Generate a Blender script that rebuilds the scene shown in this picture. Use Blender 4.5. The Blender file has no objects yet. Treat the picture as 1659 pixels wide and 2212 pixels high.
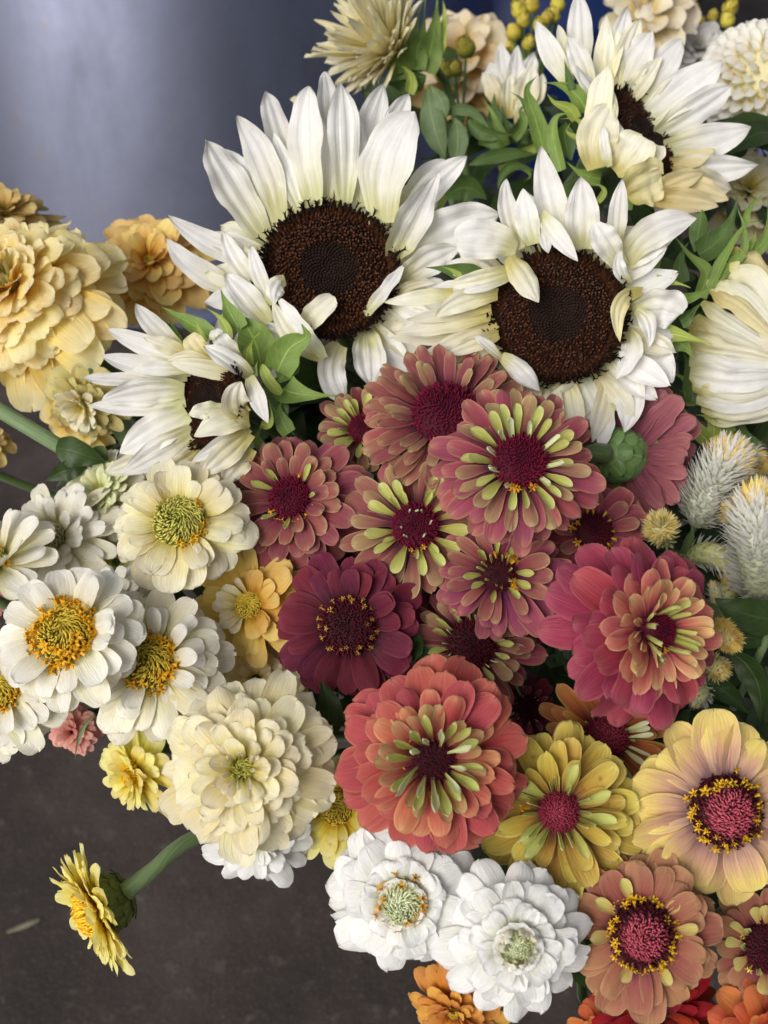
import bpy, math, random
import numpy as np
from mathutils import Vector, Matrix

# ------------------------------------------------------------------ camera, world, sun
SC = bpy.context.scene
COL = SC.collection
CAM_LOC = np.array([0.0, 0.0, 1.15])
PITCH = math.radians(45)
HFOV = math.radians(40)
RIGHT = np.array([1.0, 0, 0])
UP = np.array([0, math.sin(PITCH), math.cos(PITCH)])
DIR = np.array([0, math.cos(PITCH), -math.sin(PITCH)])
FPX = 829.5 / math.tan(HFOV / 2)

cd = bpy.data.cameras.new("camera")
cam = bpy.data.objects.new("camera", cd)
COL.objects.link(cam)
cam.location = CAM_LOC
cam.rotation_euler = (math.radians(90) - PITCH, 0, 0)
cd.sensor_fit = 'HORIZONTAL'
cd.lens_unit = 'FOV'
cd.angle_x = HFOV
cd.clip_start = 0.02
cd.clip_end = 60
cd.dof.use_dof = True
cd.dof.focus_distance = 0.49
cd.dof.aperture_fstop = 15
SC.camera = cam

SUN_DIR = Vector((-0.55, -0.62, 0.66)).normalized()      # towards the light
w = bpy.data.worlds.new("World")
SC.world = w
w.use_nodes = True
nt = w.node_tree
nt.nodes.clear()
sky = nt.nodes.new('ShaderNodeTexSky')
sky.sky_type = 'NISHITA'
sky.sun_disc = False
sky.sun_elevation = math.asin(SUN_DIR.z)
sky.sun_rotation = math.atan2(SUN_DIR.x, SUN_DIR.y) % (2 * math.pi)
sky.dust_density = 6.0
sky.ozone_density = 1.0
hsv = nt.nodes.new('ShaderNodeHueSaturation')
hsv.inputs['Saturation'].default_value = 0.45
bg = nt.nodes.new('ShaderNodeBackground')
bg.inputs['Strength'].default_value = 0.078
ow = nt.nodes.new('ShaderNodeOutputWorld')
nt.links.new(sky.outputs[0], hsv.inputs['Color'])
nt.links.new(hsv.outputs[0], bg.inputs['Color'])
nt.links.new(bg.outputs[0], ow.inputs['Surface'])

sl = bpy.data.lights.new("sun", 'SUN')
sl.energy = 1.95
sl.angle = math.radians(44)
sl.color = (1.0, 0.97, 0.925)
so = bpy.data.objects.new("sun", sl)
COL.objects.link(so)
so.rotation_euler = SUN_DIR.to_track_quat('Z', 'Y').to_euler()
so.location = (-2, -1, 3)

SC.view_settings.view_transform = 'Standard'
SC.view_settings.look = 'None'
SC.view_settings.exposure = 0.16
SC.view_settings.gamma = 1.0
SC.render.engine = 'CYCLES'
SC.cycles.max_bounces = 7
SC.cycles.diffuse_bounces = 4
SC.cycles.glossy_bounces = 3
SC.cycles.transmission_bounces = 5
SC.cycles.use_denoising = True

# ------------------------------------------------------------------ helpers
REG = {'r1': (0, 0, 900), 'r2': (800, 0, 900), 'r3': (1600, 0, 900), 'r4': (0, 800, 900), 'r5': (800, 800, 900),
       'r6': (1600, 800, 900), 'r7': (0, 1600, 900), 'r8': (800, 1600, 900), 'r9': (1600, 1600, 900),
       'A': (1150, 850, 600), 'B': (250, 950, 700), 'C': (1850, 600, 650), 'E': (1350, 200, 650), 'F': (500, 700, 650),
       'D': (0, 0, 2500)}


def reg(r, x, y):
    x0, y0, s = REG[r]
    k = s / 1659.0
    return (x0 + x * k) * .6636, (y0 + y * k) * .6636


def regk(r):
    return REG[r][2] / 1659.0 * .6636


def P(px, py, d):
    """a point of the place, at distance d along the view axis"""
    return CAM_LOC + RIGHT * ((px - 829.5) / FPX * d) + UP * (-(py - 1106) / FPX * d) + DIR * d


def img2w(v):
    v = RIGHT * v[0] + UP * v[1] - DIR * v[2]
    return v / np.linalg.norm(v)


def lin(c):
    o = []
    for v in c[:3]:
        v /= 255.0
        o.append(v / 12.92 if v <= .04045 else ((v + .055) / 1.055) ** 2.4)
    return (*o, 1.0)


def mesh(name, verts, faces, uvs=None, mat=None, cols=None, smooth=True):
    me = bpy.data.meshes.new(name)
    me.from_pydata([tuple(map(float, v)) for v in verts], [], [tuple(f) for f in faces])
    if smooth:
        me.polygons.foreach_set('use_smooth', [True] * len(me.polygons))
    if uvs is not None:
        li = np.empty(len(me.loops), dtype=np.int32)
        me.loops.foreach_get('vertex_index', li)
        ul = me.uv_layers.new(name='UVMap')
        ul.data.foreach_set('uv', np.asarray(uvs, dtype=np.float32)[li].ravel())
    if cols is not None:
        a = me.color_attributes.new('tint', 'FLOAT_COLOR', 'POINT')
        a.data.foreach_set('color', np.asarray(cols, dtype=np.float32).ravel())
    if mat:
        me.materials.append(mat)
    me.update()
    return me


def link(name, me, parent=None, **kw):
    o = bpy.data.objects.new(name, me)
    COL.objects.link(o)
    if parent is not None:
        o.parent = parent
    for k, v in kw.items():
        o[k] = v
    return o


def thing(name, label, cat, loc, M=None, group=None):
    o = bpy.data.objects.new(name, None)
    COL.objects.link(o)
    o.empty_display_size = .01
    if M is not None:
        o.matrix_world = M
    else:
        o.location = loc
    o['label'] = label
    o['category'] = cat
    if group:
        o['group'] = group
    return o


def tag(o, label, cat, group=None):
    o['label'] = label
    o['category'] = cat
    if group:
        o['group'] = group
    return o


def frame_mat(loc, n, spin=0.0):
    z = Vector(n).normalized()
    x = Vector((1, 0, 0)) - z * z.x
    if x.length < .1:
        x = Vector((0, 1, 0)) - z * z.y
    x.normalize()
    y = z.cross(x)
    M = Matrix((x, y, z)).transposed().to_4x4()
    M = M @ Matrix.Rotation(spin, 4, 'Z')
    M.translation = Vector(loc)
    return M


# ------------------------------------------------------------------ materials
class NT:
    def __init__(self, name):
        self.m = bpy.data.materials.new(name)
        self.m.use_nodes = True
        self.t = self.m.node_tree
        self.t.nodes.clear()
        self.out = self.n('ShaderNodeOutputMaterial')

    def n(self, ty, **kw):
        nd = self.t.nodes.new(ty)
        for k, v in kw.items():
            setattr(nd, k, v)
        return nd

    def l(self, a, b):
        self.t.links.new(a, b)

    def math(self, op, a, b=None, c=None, clamp=False):
        nd = self.n('ShaderNodeMath', operation=op, use_clamp=clamp)
        for i, v in enumerate((a, b, c)):
            if v is None:
                continue
            if hasattr(v, 'links'):
                self.l(v, nd.inputs[i])
            else:
                nd.inputs[i].default_value = v
        return nd.outputs[0]

    def mix(self, f, a, b, blend='MIX'):
        nd = self.n('ShaderNodeMix', data_type='RGBA', blend_type=blend)
        for i, v in ((0, f), (6, a), (7, b)):
            if hasattr(v, 'links'):
                self.l(v, nd.inputs[i])
            else:
                nd.inputs[i].default_value = v
        return nd.outputs[2]

    def noise(self, vec, scale, detail=3, rough=.55):
        nd = self.n('ShaderNodeTexNoise')
        nd.inputs['Scale'].default_value = scale
        nd.inputs['Detail'].default_value = detail
        nd.inputs['Roughness'].default_value = rough
        if vec is not None:
            self.l(vec, nd.inputs['Vector'])
        return nd.outputs['Fac']

    def ramp(self, f, stops):
        nd = self.n('ShaderNodeValToRGB')
        e = nd.color_ramp.elements
        while len(e) < len(stops):
            e.new(.5)
        for i, (p, c) in enumerate(stops):
            e[i].position = p
            e[i].color = c
        self.l(f, nd.inputs['Fac'])
        return nd.outputs['Color']


PETAL_CACHE = {}


def petal_mat(base, mid, tip, edge=None, edge_amt=.7, p1=.35, p2=.8, vein=.16, trans=.28, spots=0.0, rough=.5, veins=26., back=None, grain=.1):
    key = (base, mid, tip, edge, edge_amt, p1, p2, vein, trans, spots, rough, veins, back)
    if key in PETAL_CACHE:
        return PETAL_CACHE[key]
    N = NT('petal_tissue')
    uv = N.n('ShaderNodeUVMap').outputs[0]
    sep = N.n('ShaderNodeSeparateXYZ')
    N.l(uv, sep.inputs[0])
    u, v = sep.outputs[0], sep.outputs[1]
    oi = N.n('ShaderNodeObjectInfo').outputs['Random']
    geo = N.n('ShaderNodeTexCoord').outputs['Object']
    mot = N.noise(geo, 160, 4)
    # veins run along the petal
    cx = N.n('ShaderNodeCombineXYZ')
    N.l(N.math('MULTIPLY', u, veins), cx.inputs[0])
    N.l(N.math('MULTIPLY', v, 1.6), cx.inputs[1])
    N.l(N.math('MULTIPLY', oi, 37.0), cx.inputs[2])
    vn = N.noise(cx.outputs[0], 1.0, 3, .6)
    cx2 = N.n('ShaderNodeCombineXYZ')
    N.l(N.math('MULTIPLY', u, 9.0), cx2.inputs[0])
    N.l(N.math('MULTIPLY', v, 2.2), cx2.inputs[1])
    N.l(N.math('MULTIPLY', oi, 91.0), cx2.inputs[2])
    streak = N.noise(cx2.outputs[0], 1.0, 2, .5)
    vv = N.math('ADD', v, N.math('MULTIPLY', N.math('SUBTRACT', streak, .5), .42))
    vv = N.math('ADD', vv, N.math('MULTIPLY', N.math('SUBTRACT', oi, .5), .14), clamp=True)
    col = N.ramp(vv, [(.12, lin(base)), (min(.9, p1 * 1.25), lin(mid)), (min(1.0, p2 * 1.1), lin(tip))])
    if edge:
        ed = N.math('ABSOLUTE', N.math('SUBTRACT', N.math('MULTIPLY', u, 2.0), 1.0))
        ed = N.math('POWER', ed, 7.0)
        te = N.math('POWER', v, 15.0)
        ed = N.math('MAXIMUM', N.math('MULTIPLY', ed, N.math('MULTIPLY', v, 1.2)), te)
        ed = N.math('MULTIPLY', ed, edge_amt, clamp=True)
        col = N.mix(ed, col, lin(edge))
    val = N.math('MULTIPLY', N.math('SUBTRACT', vn, .5), vein * 3.2)
    val = N.math('ADD', val, N.math('MULTIPLY', N.math('SUBTRACT', mot, .5), grain * 2))
    val = N.math('ADD', val, N.math('MULTIPLY', N.math('SUBTRACT', oi, .5), .16))
    val = N.math('ADD', val, 1.0)
    h = N.n('ShaderNodeHueSaturation')
    N.l(col, h.inputs['Color'])
    N.l(N.math('ADD', .5, N.math('MULTIPLY', N.math('SUBTRACT', oi, .5), .025)), h.inputs['Hue'])
    N.l(val, h.inputs['Value'])
    col = h.outputs[0]
    # scattered brown bruises
    br = N.noise(geo, 95, 2)
    cut = .77 - spots * .14
    fz = N.math('MULTIPLY', N.math('SUBTRACT', br, cut), 14.0, clamp=True)
    col = N.mix(N.math('MULTIPLY', fz, .55), col, lin((120, 82, 45)))
    tb = N.math('MULTIPLY', N.math('SUBTRACT', N.math('ADD', v, N.math('MULTIPLY', N.math('SUBTRACT', mot, .5), .5)), 1.0), 9.0, clamp=True)
    col = N.mix(N.math('MULTIPLY', tb, .4), col, lin((150, 112, 70)))
    if back:
        bf = N.n('ShaderNodeNewGeometry').outputs['Backfacing']
        col = N.mix(N.math('MULTIPLY', bf, .8), col, lin(back))
    b = N.n('ShaderNodeBsdfPrincipled')
    b.inputs['Roughness'].default_value = rough
    b.inputs['Specular IOR Level'].default_value = .22
    b.inputs['Sheen Weight'].default_value = .06
    N.l(col, b.inputs['Base Color'])
    bp = N.n('ShaderNodeBump')
    bp.inputs['Strength'].default_value = .6
    bp.inputs['Distance'].default_value = .001
    N.l(vn, bp.inputs['Height'])
    N.l(bp.outputs[0], b.inputs['Normal'])
    tr = N.n('ShaderNodeBsdfTranslucent')
    N.l(col, tr.inputs['Color'])
    mx = N.n('ShaderNodeMixShader')
    mx.inputs[0].default_value = trans
    N.l(b.outputs[0], mx.inputs[1])
    N.l(tr.outputs[0], mx.inputs[2])
    N.l(mx.outputs[0], N.out.inputs[0])
    PETAL_CACHE[key] = N.m
    return N.m


GREEN_CACHE = {}


def green_mat(c, c2=None, trans=.16, rough=.48, vein=None, fuzz=.12):
    key = (c, c2, trans, rough, vein)
    if key in GREEN_CACHE:
        return GREEN_CACHE[key]
    c2 = c2 or tuple(min(255, int(x * 1.18)) for x in c)
    vein = vein or tuple(min(255, int(x * 1.45 + 12)) for x in c)
    N = NT('green_tissue')
    uv = N.n('ShaderNodeUVMap').outputs[0]
    sep = N.n('ShaderNodeSeparateXYZ')
    N.l(uv, sep.inputs[0])
    u, v = sep.outputs[0], sep.outputs[1]
    geo = N.n('ShaderNodeTexCoord').outputs['Object']
    oi = N.n('ShaderNodeObjectInfo').outputs['Random']
    n1 = N.noise(geo, 70, 4)
    col = N.mix(N.math('MULTIPLY', N.math('SUBTRACT', n1, .3), 2.0, clamp=True), lin(c), lin(c2))
    au = N.math('ABSOLUTE', N.math('SUBTRACT', u, .5))
    mr = N.math('SUBTRACT', 1.0, N.math('MULTIPLY', au, 26.0), clamp=True)
    sv = N.math('SUBTRACT', N.math('MULTIPLY', v, 9.0), N.math('MULTIPLY', au, 5.0))
    sv = N.math('FRACT', sv)
    sv = N.math('SUBTRACT', 1.0, N.math('MULTIPLY', N.math('ABSOLUTE', N.math('SUBTRACT', sv, .5)), 11.0), clamp=True)
    ve = N.math('MAXIMUM', N.math('MULTIPLY', mr, .8), N.math('MULTIPLY', sv, .28))
    col = N.mix(ve, col, lin(vein))
    h = N.n('ShaderNodeHueSaturation')
    N.l(col, h.inputs['Color'])
    N.l(N.math('ADD', .9, N.math('MULTIPLY', oi, .22)), h.inputs['Value'])
    col = h.outputs[0]
    b = N.n('ShaderNodeBsdfPrincipled')
    b.inputs['Roughness'].default_value = rough
    b.inputs['Specular IOR Level'].default_value = .3
    b.inputs['Sheen Weight'].default_value = fuzz
    N.l(col, b.inputs['Base Color'])
    bp = N.n('ShaderNodeBump')
    bp.inputs['Strength'].default_value = .4
    bp.inputs['Distance'].default_value = .0006
    N.l(N.math('SUBTRACT', n1, N.math('MULTIPLY', ve, .7)), bp.inputs['Height'])
    N.l(bp.outputs[0], b.inputs['Normal'])
    tr = N.n('ShaderNodeBsdfTranslucent')
    N.l(col, tr.inputs['Color'])
    mx = N.n('ShaderNodeMixShader')
    mx.inputs[0].default_value = trans
    N.l(b.outputs[0], mx.inputs[1])
    N.l(tr.outputs[0], mx.inputs[2])
    N.l(mx.outputs[0], N.out.inputs[0])
    GREEN_CACHE[key] = N.m
    return N.m


PLAIN_CACHE = {}


def plain_mat(c, c2=None, rough=.6, scale=400, spec=.25, name='tissue'):
    key = (c, c2, rough, scale, spec)
    if key in PLAIN_CACHE:
        return PLAIN_CACHE[key]
    N = NT(name)
    geo = N.n('ShaderNodeTexCoord').outputs['Object']
    n1 = N.noise(geo, scale, 3)
    c2 = c2 or tuple(min(255, int(x * 1.25)) for x in c)
    col = N.mix(N.math('MULTIPLY', N.math('SUBTRACT', n1, .3), 2.2, clamp=True), lin(c), lin(c2))
    b = N.n('ShaderNodeBsdfPrincipled')
    b.inputs['Roughness'].default_value = rough
    b.inputs['Specular IOR Level'].default_value = spec
    N.l(col, b.inputs['Base Color'])
    N.l(b.outputs[0], N.out.inputs[0])
    PLAIN_CACHE[key] = N.m
    return N.m


def tint_mat():
    N = NT('floret_tissue')
    a = N.n('ShaderNodeVertexColor', layer_name='tint')
    b = N.n('ShaderNodeBsdfPrincipled')
    b.inputs['Roughness'].default_value = .6
    b.inputs['Specular IOR Level'].default_value = .2
    N.l(a.outputs[0], b.inputs['Base Color'])
    N.l(b.outputs[0], N.out.inputs[0])
    return N.m


TINT = tint_mat()


# ------------------------------------------------------------------ shape tools
def prof(tab):
    t = np.linspace(0, 1, 201)
    y = np.interp(t, [a for a, _ in tab], [b for _, b in tab])
    k = np.hanning(23)
    k /= k.sum()
    ys = np.convolve(np.pad(y, 11, mode='edge'), k, mode='valid')
    ys[-12:] = y[-12:]
    return lambda x: np.interp(x, t, ys)


def roundend(w0, tm, pw=2.2, neck=1.0):
    def f(x):
        x = np.asarray(x, dtype=float)
        a = w0 + (1 - w0) * np.sin(np.clip(x / tm, 0, 1) * math.pi / 2) ** neck
        b = np.clip((x - tm) / (1 - tm), 0, 1)
        return a * np.clip(1 - b ** pw, 0.0, 1) ** (1 / pw)
    return f


PROF = {
    'sun': prof([(0, .5), (.15, .72), (.4, 1), (.62, .93), (.8, .66), (.92, .34), (.98, .12), (1, .03)]),
    'sunround': prof([(0, .45), (.2, .75), (.48, 1), (.68, .93), (.84, .66), (.94, .33), (1, .05)]),
    'sepal': prof([(0, .85), (.2, 1), (.42, .74), (.65, .34), (.85, .12), (1, .02)]),
    'strip': prof([(0, .5), (.2, .95), (.5, 1), (.8, .85), (.95, .5), (1, .2)]),
    'leaf': prof([(0, .08), (.2, .72), (.42, 1), (.65, .8), (.85, .38), (1, .02)]),
    'spat': roundend(.26, .68, 2.3),
    'broad': roundend(.36, .56, 2.8, .9),
    'long': roundend(.5, .72, 2.4),
    'spoon': roundend(.34, .78, 2.2, 2.8),
    'tube': roundend(.75, .9, 3.0),
    'narrow': prof([(0, .6), (.3, .9), (.6, 1), (.85, .75), (.96, .35), (1, .06)]),
    'spike': prof([(0, .8), (.25, 1), (.6, .6), (1, .03)]),
    'scale': roundend(.9, .45, 2.0),
}


def tsamp(nu):
    i = np.linspace(0, 1, nu)
    return 1 - (1 - i) ** 1.75


def sheet(nu, nv):
    f = []
    for i in range(nu - 1):
        for j in range(nv - 1):
            a = i * nv + j
            f.append((a, a + nv, a + nv + 1, a + 1))
    return f


def petal_geo(L, W, style, pitch, curve, cup, rng, tipcurl=0.0, groove=.03, twist=0.0, nu=11, nv=7, cup1=None, ripple=.03, notch=.05, bendpow=1.3):
    """petal along +X, face up; angles in degrees"""
    ts = tsamp(nu)
    s = np.linspace(-1, 1, nv)
    fine = np.linspace(0, 1, 81)
    ang = np.radians(pitch + curve * fine ** bendpow + tipcurl * np.clip((fine - .72) / .28, 0, 1) ** 1.5)
    px = np.concatenate([[0], np.cumsum(np.cos(ang[:-1]))]) / 80 * L
    pz = np.concatenate([[0], np.cumsum(np.sin(ang[:-1]))]) / 80 * L
    X, Z, A = np.interp(ts, fine, px), np.interp(ts, fine, pz), np.interp(ts, fine, ang)
    half = W * .5 * np.maximum(PROF[style](ts), .03)
    c1 = cup if cup1 is None else cup1
    ph, ph2 = rng.uniform(0, 6.28), rng.uniform(0, 6.28)
    fr = rng.uniform(4, 8)
    lean = rng.uniform(-.06, .06) * L
    V, U = [], []
    for i, t in enumerate(ts):
        a = cup + (c1 - cup) * t
        tw = math.radians(twist) * t
        for sj in s:
            th = sj * abs(a)
            if abs(a) > 1e-3:
                y = half[i] * math.sin(th) / abs(a)
                z = half[i] * (1 - math.cos(th)) / abs(a) * (1 if a > 0 else -1)
            else:
                y, z = half[i] * sj, 0
            z += groove * W * (math.cos(sj * math.pi * 2.0) + .4 * math.cos(sj * math.pi * 3.0 + ph)) * math.sin(math.pi * min(t * 1.05, 1)) * (1 - sj * sj * .6)
            z += ripple * W * math.sin(fr * t * 3.1 + ph + (2 if sj > 0 else 0)) * sj * sj * min(1, t * 2)
            y, z = y * math.cos(tw) - z * math.sin(tw), y * math.sin(tw) + z * math.cos(tw)
            y += lean * t * t
            dx = -notch * L * math.exp(-(sj / .28) ** 2) * max(0, (t - .8) / .2) * (1 if (ph > 2.2) else .2)
            dx += .02 * L * math.sin(sj * 3 + ph2) * t
            V.append((X[i] + dx - math.sin(A[i]) * z, y, Z[i] + math.cos(A[i]) * z))
            U.append(((sj + 1) / 2, t))
    return V, sheet(nu, nv), U


def curve_pts(pts, n):
    pts = np.array(pts, dtype=float)
    t = 1 - (1 - np.linspace(0, 1, n)) ** 1.2
    if len(pts) == 2:
        return pts[0] + (pts[1] - pts[0]) * t[:, None]
    if len(pts) == 3:
        a, b, c = pts
        return np.array([a * (1 - x) * (1 - 2 * x) + b * 4 * x * (1 - x) + c * x * (2 * x - 1) for x in t])
    k = len(pts) - 1
    ext = np.vstack([2 * pts[0] - pts[1], pts, 2 * pts[-1] - pts[-2]])
    o = []
    for x in t * k:
        i = min(int(x), k - 1)
        f = x - i
        p0, p1, p2, p3 = ext[i], ext[i + 1], ext[i + 2], ext[i + 3]
        o.append(.5 * (2 * p1 + (p2 - p0) * f + (2 * p0 - 5 * p1 + 4 * p2 - p3) * f * f + (3 * p1 - p0 - 3 * p2 + p3) * f ** 3))
    return np.array(o)


def ribbon_geo(pts, width, style, rng, up=None, roll=0.0, cup=.35, groove=.04, ngroove=3.0, nu=18, nv=13, ripple=.075):
    c = curve_pts(pts, nu)
    ts = 1 - (1 - np.linspace(0, 1, nu)) ** 1.2
    T = np.gradient(c, axis=0)
    T /= np.linalg.norm(T, axis=1)[:, None]
    half = width * .5 * np.maximum(PROF[style](ts), .02)
    s = np.linspace(-1, 1, nv)
    V, U = [], []
    ph, fr = rng.uniform(0, 6.28), rng.uniform(4, 9)
    for i in range(nu):
        view = (CAM_LOC - c[i]) if up is None else np.array(up, dtype=float)
        side = np.cross(T[i], view)
        side /= max(np.linalg.norm(side), 1e-9)
        nn = np.cross(side, T[i])
        r = math.radians(roll)
        side, nn = side * math.cos(r) + nn * math.sin(r), nn * math.cos(r) - side * math.sin(r)
        for sj in s:
            a = abs(cup)
            th = sj * a
            if a > 1e-3:
                y = half[i] * math.sin(th) / a
                z = half[i] * (1 - math.cos(th)) / a * (1 if cup > 0 else -1)
            else:
                y, z = half[i] * sj, 0
            z += groove * width * math.cos(sj * math.pi * ngroove) * math.sin(math.pi * min(1, ts[i] * .98)) * (1 - .5 * sj * sj)
            z += ripple * width * math.sin(fr * ts[i] * 2.4 + ph + (2 if sj > 0 else 0)) * sj * sj
            z += .018 * width * math.sin(ts[i] * 23 + ph * 3 + sj * 2.2) * math.sin(math.pi * ts[i]) * abs(math.sin(ph + ts[i] * 4))
            V.append(c[i] + side * y + nn * z)
            U.append(((sj + 1) / 2, ts[i]))
    return V, sheet(nu, nv), U


def tube_geo(pts, radii, nseg=10, n=14):
    c = curve_pts(pts, n)
    rr = np.interp(np.linspace(0, 1, n), np.linspace(0, 1, len(radii)), radii)
    T = np.gradient(c, axis=0)
    T /= np.linalg.norm(T, axis=1)[:, None]
    ref = np.array([.31, .2, .93])
    V, U, F = [], [], []
    for i in range(n):
        a = np.cross(T[i], ref)
        a /= np.linalg.norm(a)
        b = np.cross(T[i], a)
        for j in range(nseg):
            th = 2 * math.pi * j / nseg
            V.append(c[i] + (a * math.cos(th) + b * math.sin(th)) * rr[i] * (1 + .06 * math.cos(3 * th)))
            U.append((j / nseg, i / (n - 1)))
    for i in range(n - 1):
        for j in range(nseg):
            k = (j + 1) % nseg
            F.append((i * nseg + j, i * nseg + k, (i + 1) * nseg + k, (i + 1) * nseg + j))
    F.append(tuple(range(nseg))[::-1])
    F.append(tuple((n - 1) * nseg + j for j in range(nseg)))
    return V, F, U


def lathe_geo(pr, nseg=24):
    V, F, U = [], [], []
    for i, (r, z) in enumerate(pr):
        for j in range(nseg):
            th = 2 * math.pi * j / nseg
            V.append((r * math.cos(th), r * math.sin(th), z))
            U.append((j / nseg, i / (len(pr) - 1)))
    for i in range(len(pr) - 1):
        for j in range(nseg):
            k = (j + 1) % nseg
            F.append((i * nseg + j, i * nseg + k, (i + 1) * nseg + k, (i + 1) * nseg + j))
    return V, F, U


class Acc:
    def __init__(self):
        self.V, self.F, self.U, self.C = [], [], [], []

    def add(self, V, F, U=None, col=None):
        b = len(self.V)
        self.V.extend(V)
        self.F.extend([tuple(b + i for i in f) for f in F])
        self.U.extend(U if U is not None else [(0, 0)] * len(V))
        if col is not None:
            self.C.extend([col] * len(V) if not isinstance(col, list) else col)

    def mesh(self, name, mat, smooth=True):
        return mesh(name, self.V, self.F, self.U, mat, self.C if self.C else None, smooth)


SINK = np.array([0.165, 0.52, 0.40])


def stem_mat(c, c2):
    N = NT('stem_skin')
    uv = N.n('ShaderNodeUVMap').outputs[0]
    mp = N.n('ShaderNodeMapping')
    mp.inputs['Scale'].default_value = (14, 3, 1)
    N.l(uv, mp.inputs[0])
    a = N.noise(mp.outputs[0], 1.5, 4, .6)
    col = N.mix(N.math('MULTIPLY', N.math('SUBTRACT', a, .3), 2.2, clamp=True), lin(c), lin(c2))
    p = N.n('ShaderNodeBsdfPrincipled')
    p.inputs['Roughness'].default_value = .45
    p.inputs['Sheen Weight'].default_value = .15
    N.l(col, p.inputs['Base Color'])
    bp = N.n('ShaderNodeBump')
    bp.inputs['Strength'].default_value = .5
    bp.inputs['Distance'].default_value = .0008
    N.l(a, bp.inputs['Height'])
    N.l(bp.outputs[0], p.inputs['Normal'])
    N.l(p.outputs[0], N.out.inputs[0])
    return N.m


STEM_GREEN = stem_mat((64, 88, 40), (98, 120, 64))
STEM_PALE = stem_mat((88, 114, 66), (136, 158, 112))


def inv_pts(o, pts):
    M = np.array(o.matrix_world.inverted())
    return [(M[:3, :3] @ np.asarray(p) + M[:3, 3]) for p in pts]


def add_stem(o, n, R, rad=.0027, start=.0, mat=None, rng=random):
    """stem of the flower, from its back down into the bucket"""
    loc = np.array(o.matrix_world.translation)
    n = np.asarray(n)
    a = loc - n * start
    b = loc - n * (R * .9 + .02) + np.array([0, .004, -.012])
    e = SINK + np.array([rng.uniform(-.05, .05), rng.uniform(-.05, .05), 0])
    f = e + (e - b) * .35
    m = b * .45 + e * .55 + np.array([0, .0, -.02])
    V, F, U = tube_geo(inv_pts(o, [a, b, m, e, e + np.array([0, 0, -.2])]), [rad * 1.25, rad, rad, rad, rad], 8, 18)
    return link('stem', mesh('stem', V, F, U, mat or STEM_GREEN), o)


# ------------------------------------------------------------------ florets and cones
def star_geo(s=1.0):
    """five-lobed disc floret on a short tube, opening up +Z"""
    V, F = [], []
    for k in range(6):
        th = 2 * math.pi * k / 6
        V.append((.16 * math.cos(th), .16 * math.sin(th), 0))
    for k in range(6):
        th = 2 * math.pi * k / 6
        V.append((.28 * math.cos(th), .28 * math.sin(th), 1.0))
    for k in range(6):
        j = (k + 1) % 6
        F.append((k, j, 6 + j, 6 + k))
    for k in range(5):
        th = 2 * math.pi * k / 5
        c, sn = math.cos(th), math.sin(th)
        b = len(V)
        V += [(.2 * c - .17 * sn, .2 * sn + .17 * c, .98), (.2 * c + .17 * sn, .2 * sn - .17 * c, .98),
              (.6 * c - .15 * sn, .6 * sn + .15 * c, 1.28), (.6 * c + .15 * sn, .6 * sn - .15 * c, 1.28),
              (.98 * c, .98 * sn, 1.18)]
        F += [(b, b + 1, b + 3, b + 2), (b + 2, b + 3, b + 4)]
    return [(x * s, y * s, z * s) for x, y, z in V], F


_sv, _sf = star_geo()
STAR = {}


def star_mesh(col):
    if col not in STAR:
        STAR[col] = mesh('floret', _sv, _sf, None, plain_mat(col, tuple(max(0, int(c * .8)) for c in col), .45, 900, name='floret_yellow'), smooth=False)
    return STAR[col]


def cone_geo(a, b, dimple=.12):
    pr = []
    for i in range(9):
        t = i / 8
        ang = t * math.pi / 2
        r = a * math.cos(ang)
        z = b * math.sin(ang)
        if t > .6:
            z -= b * dimple * ((t - .6) / .4)
        pr.append((max(r, a * .01), z))
    pr.insert(0, (a * .9, -b * .35))
    return lathe_geo(pr, 20)


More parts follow.
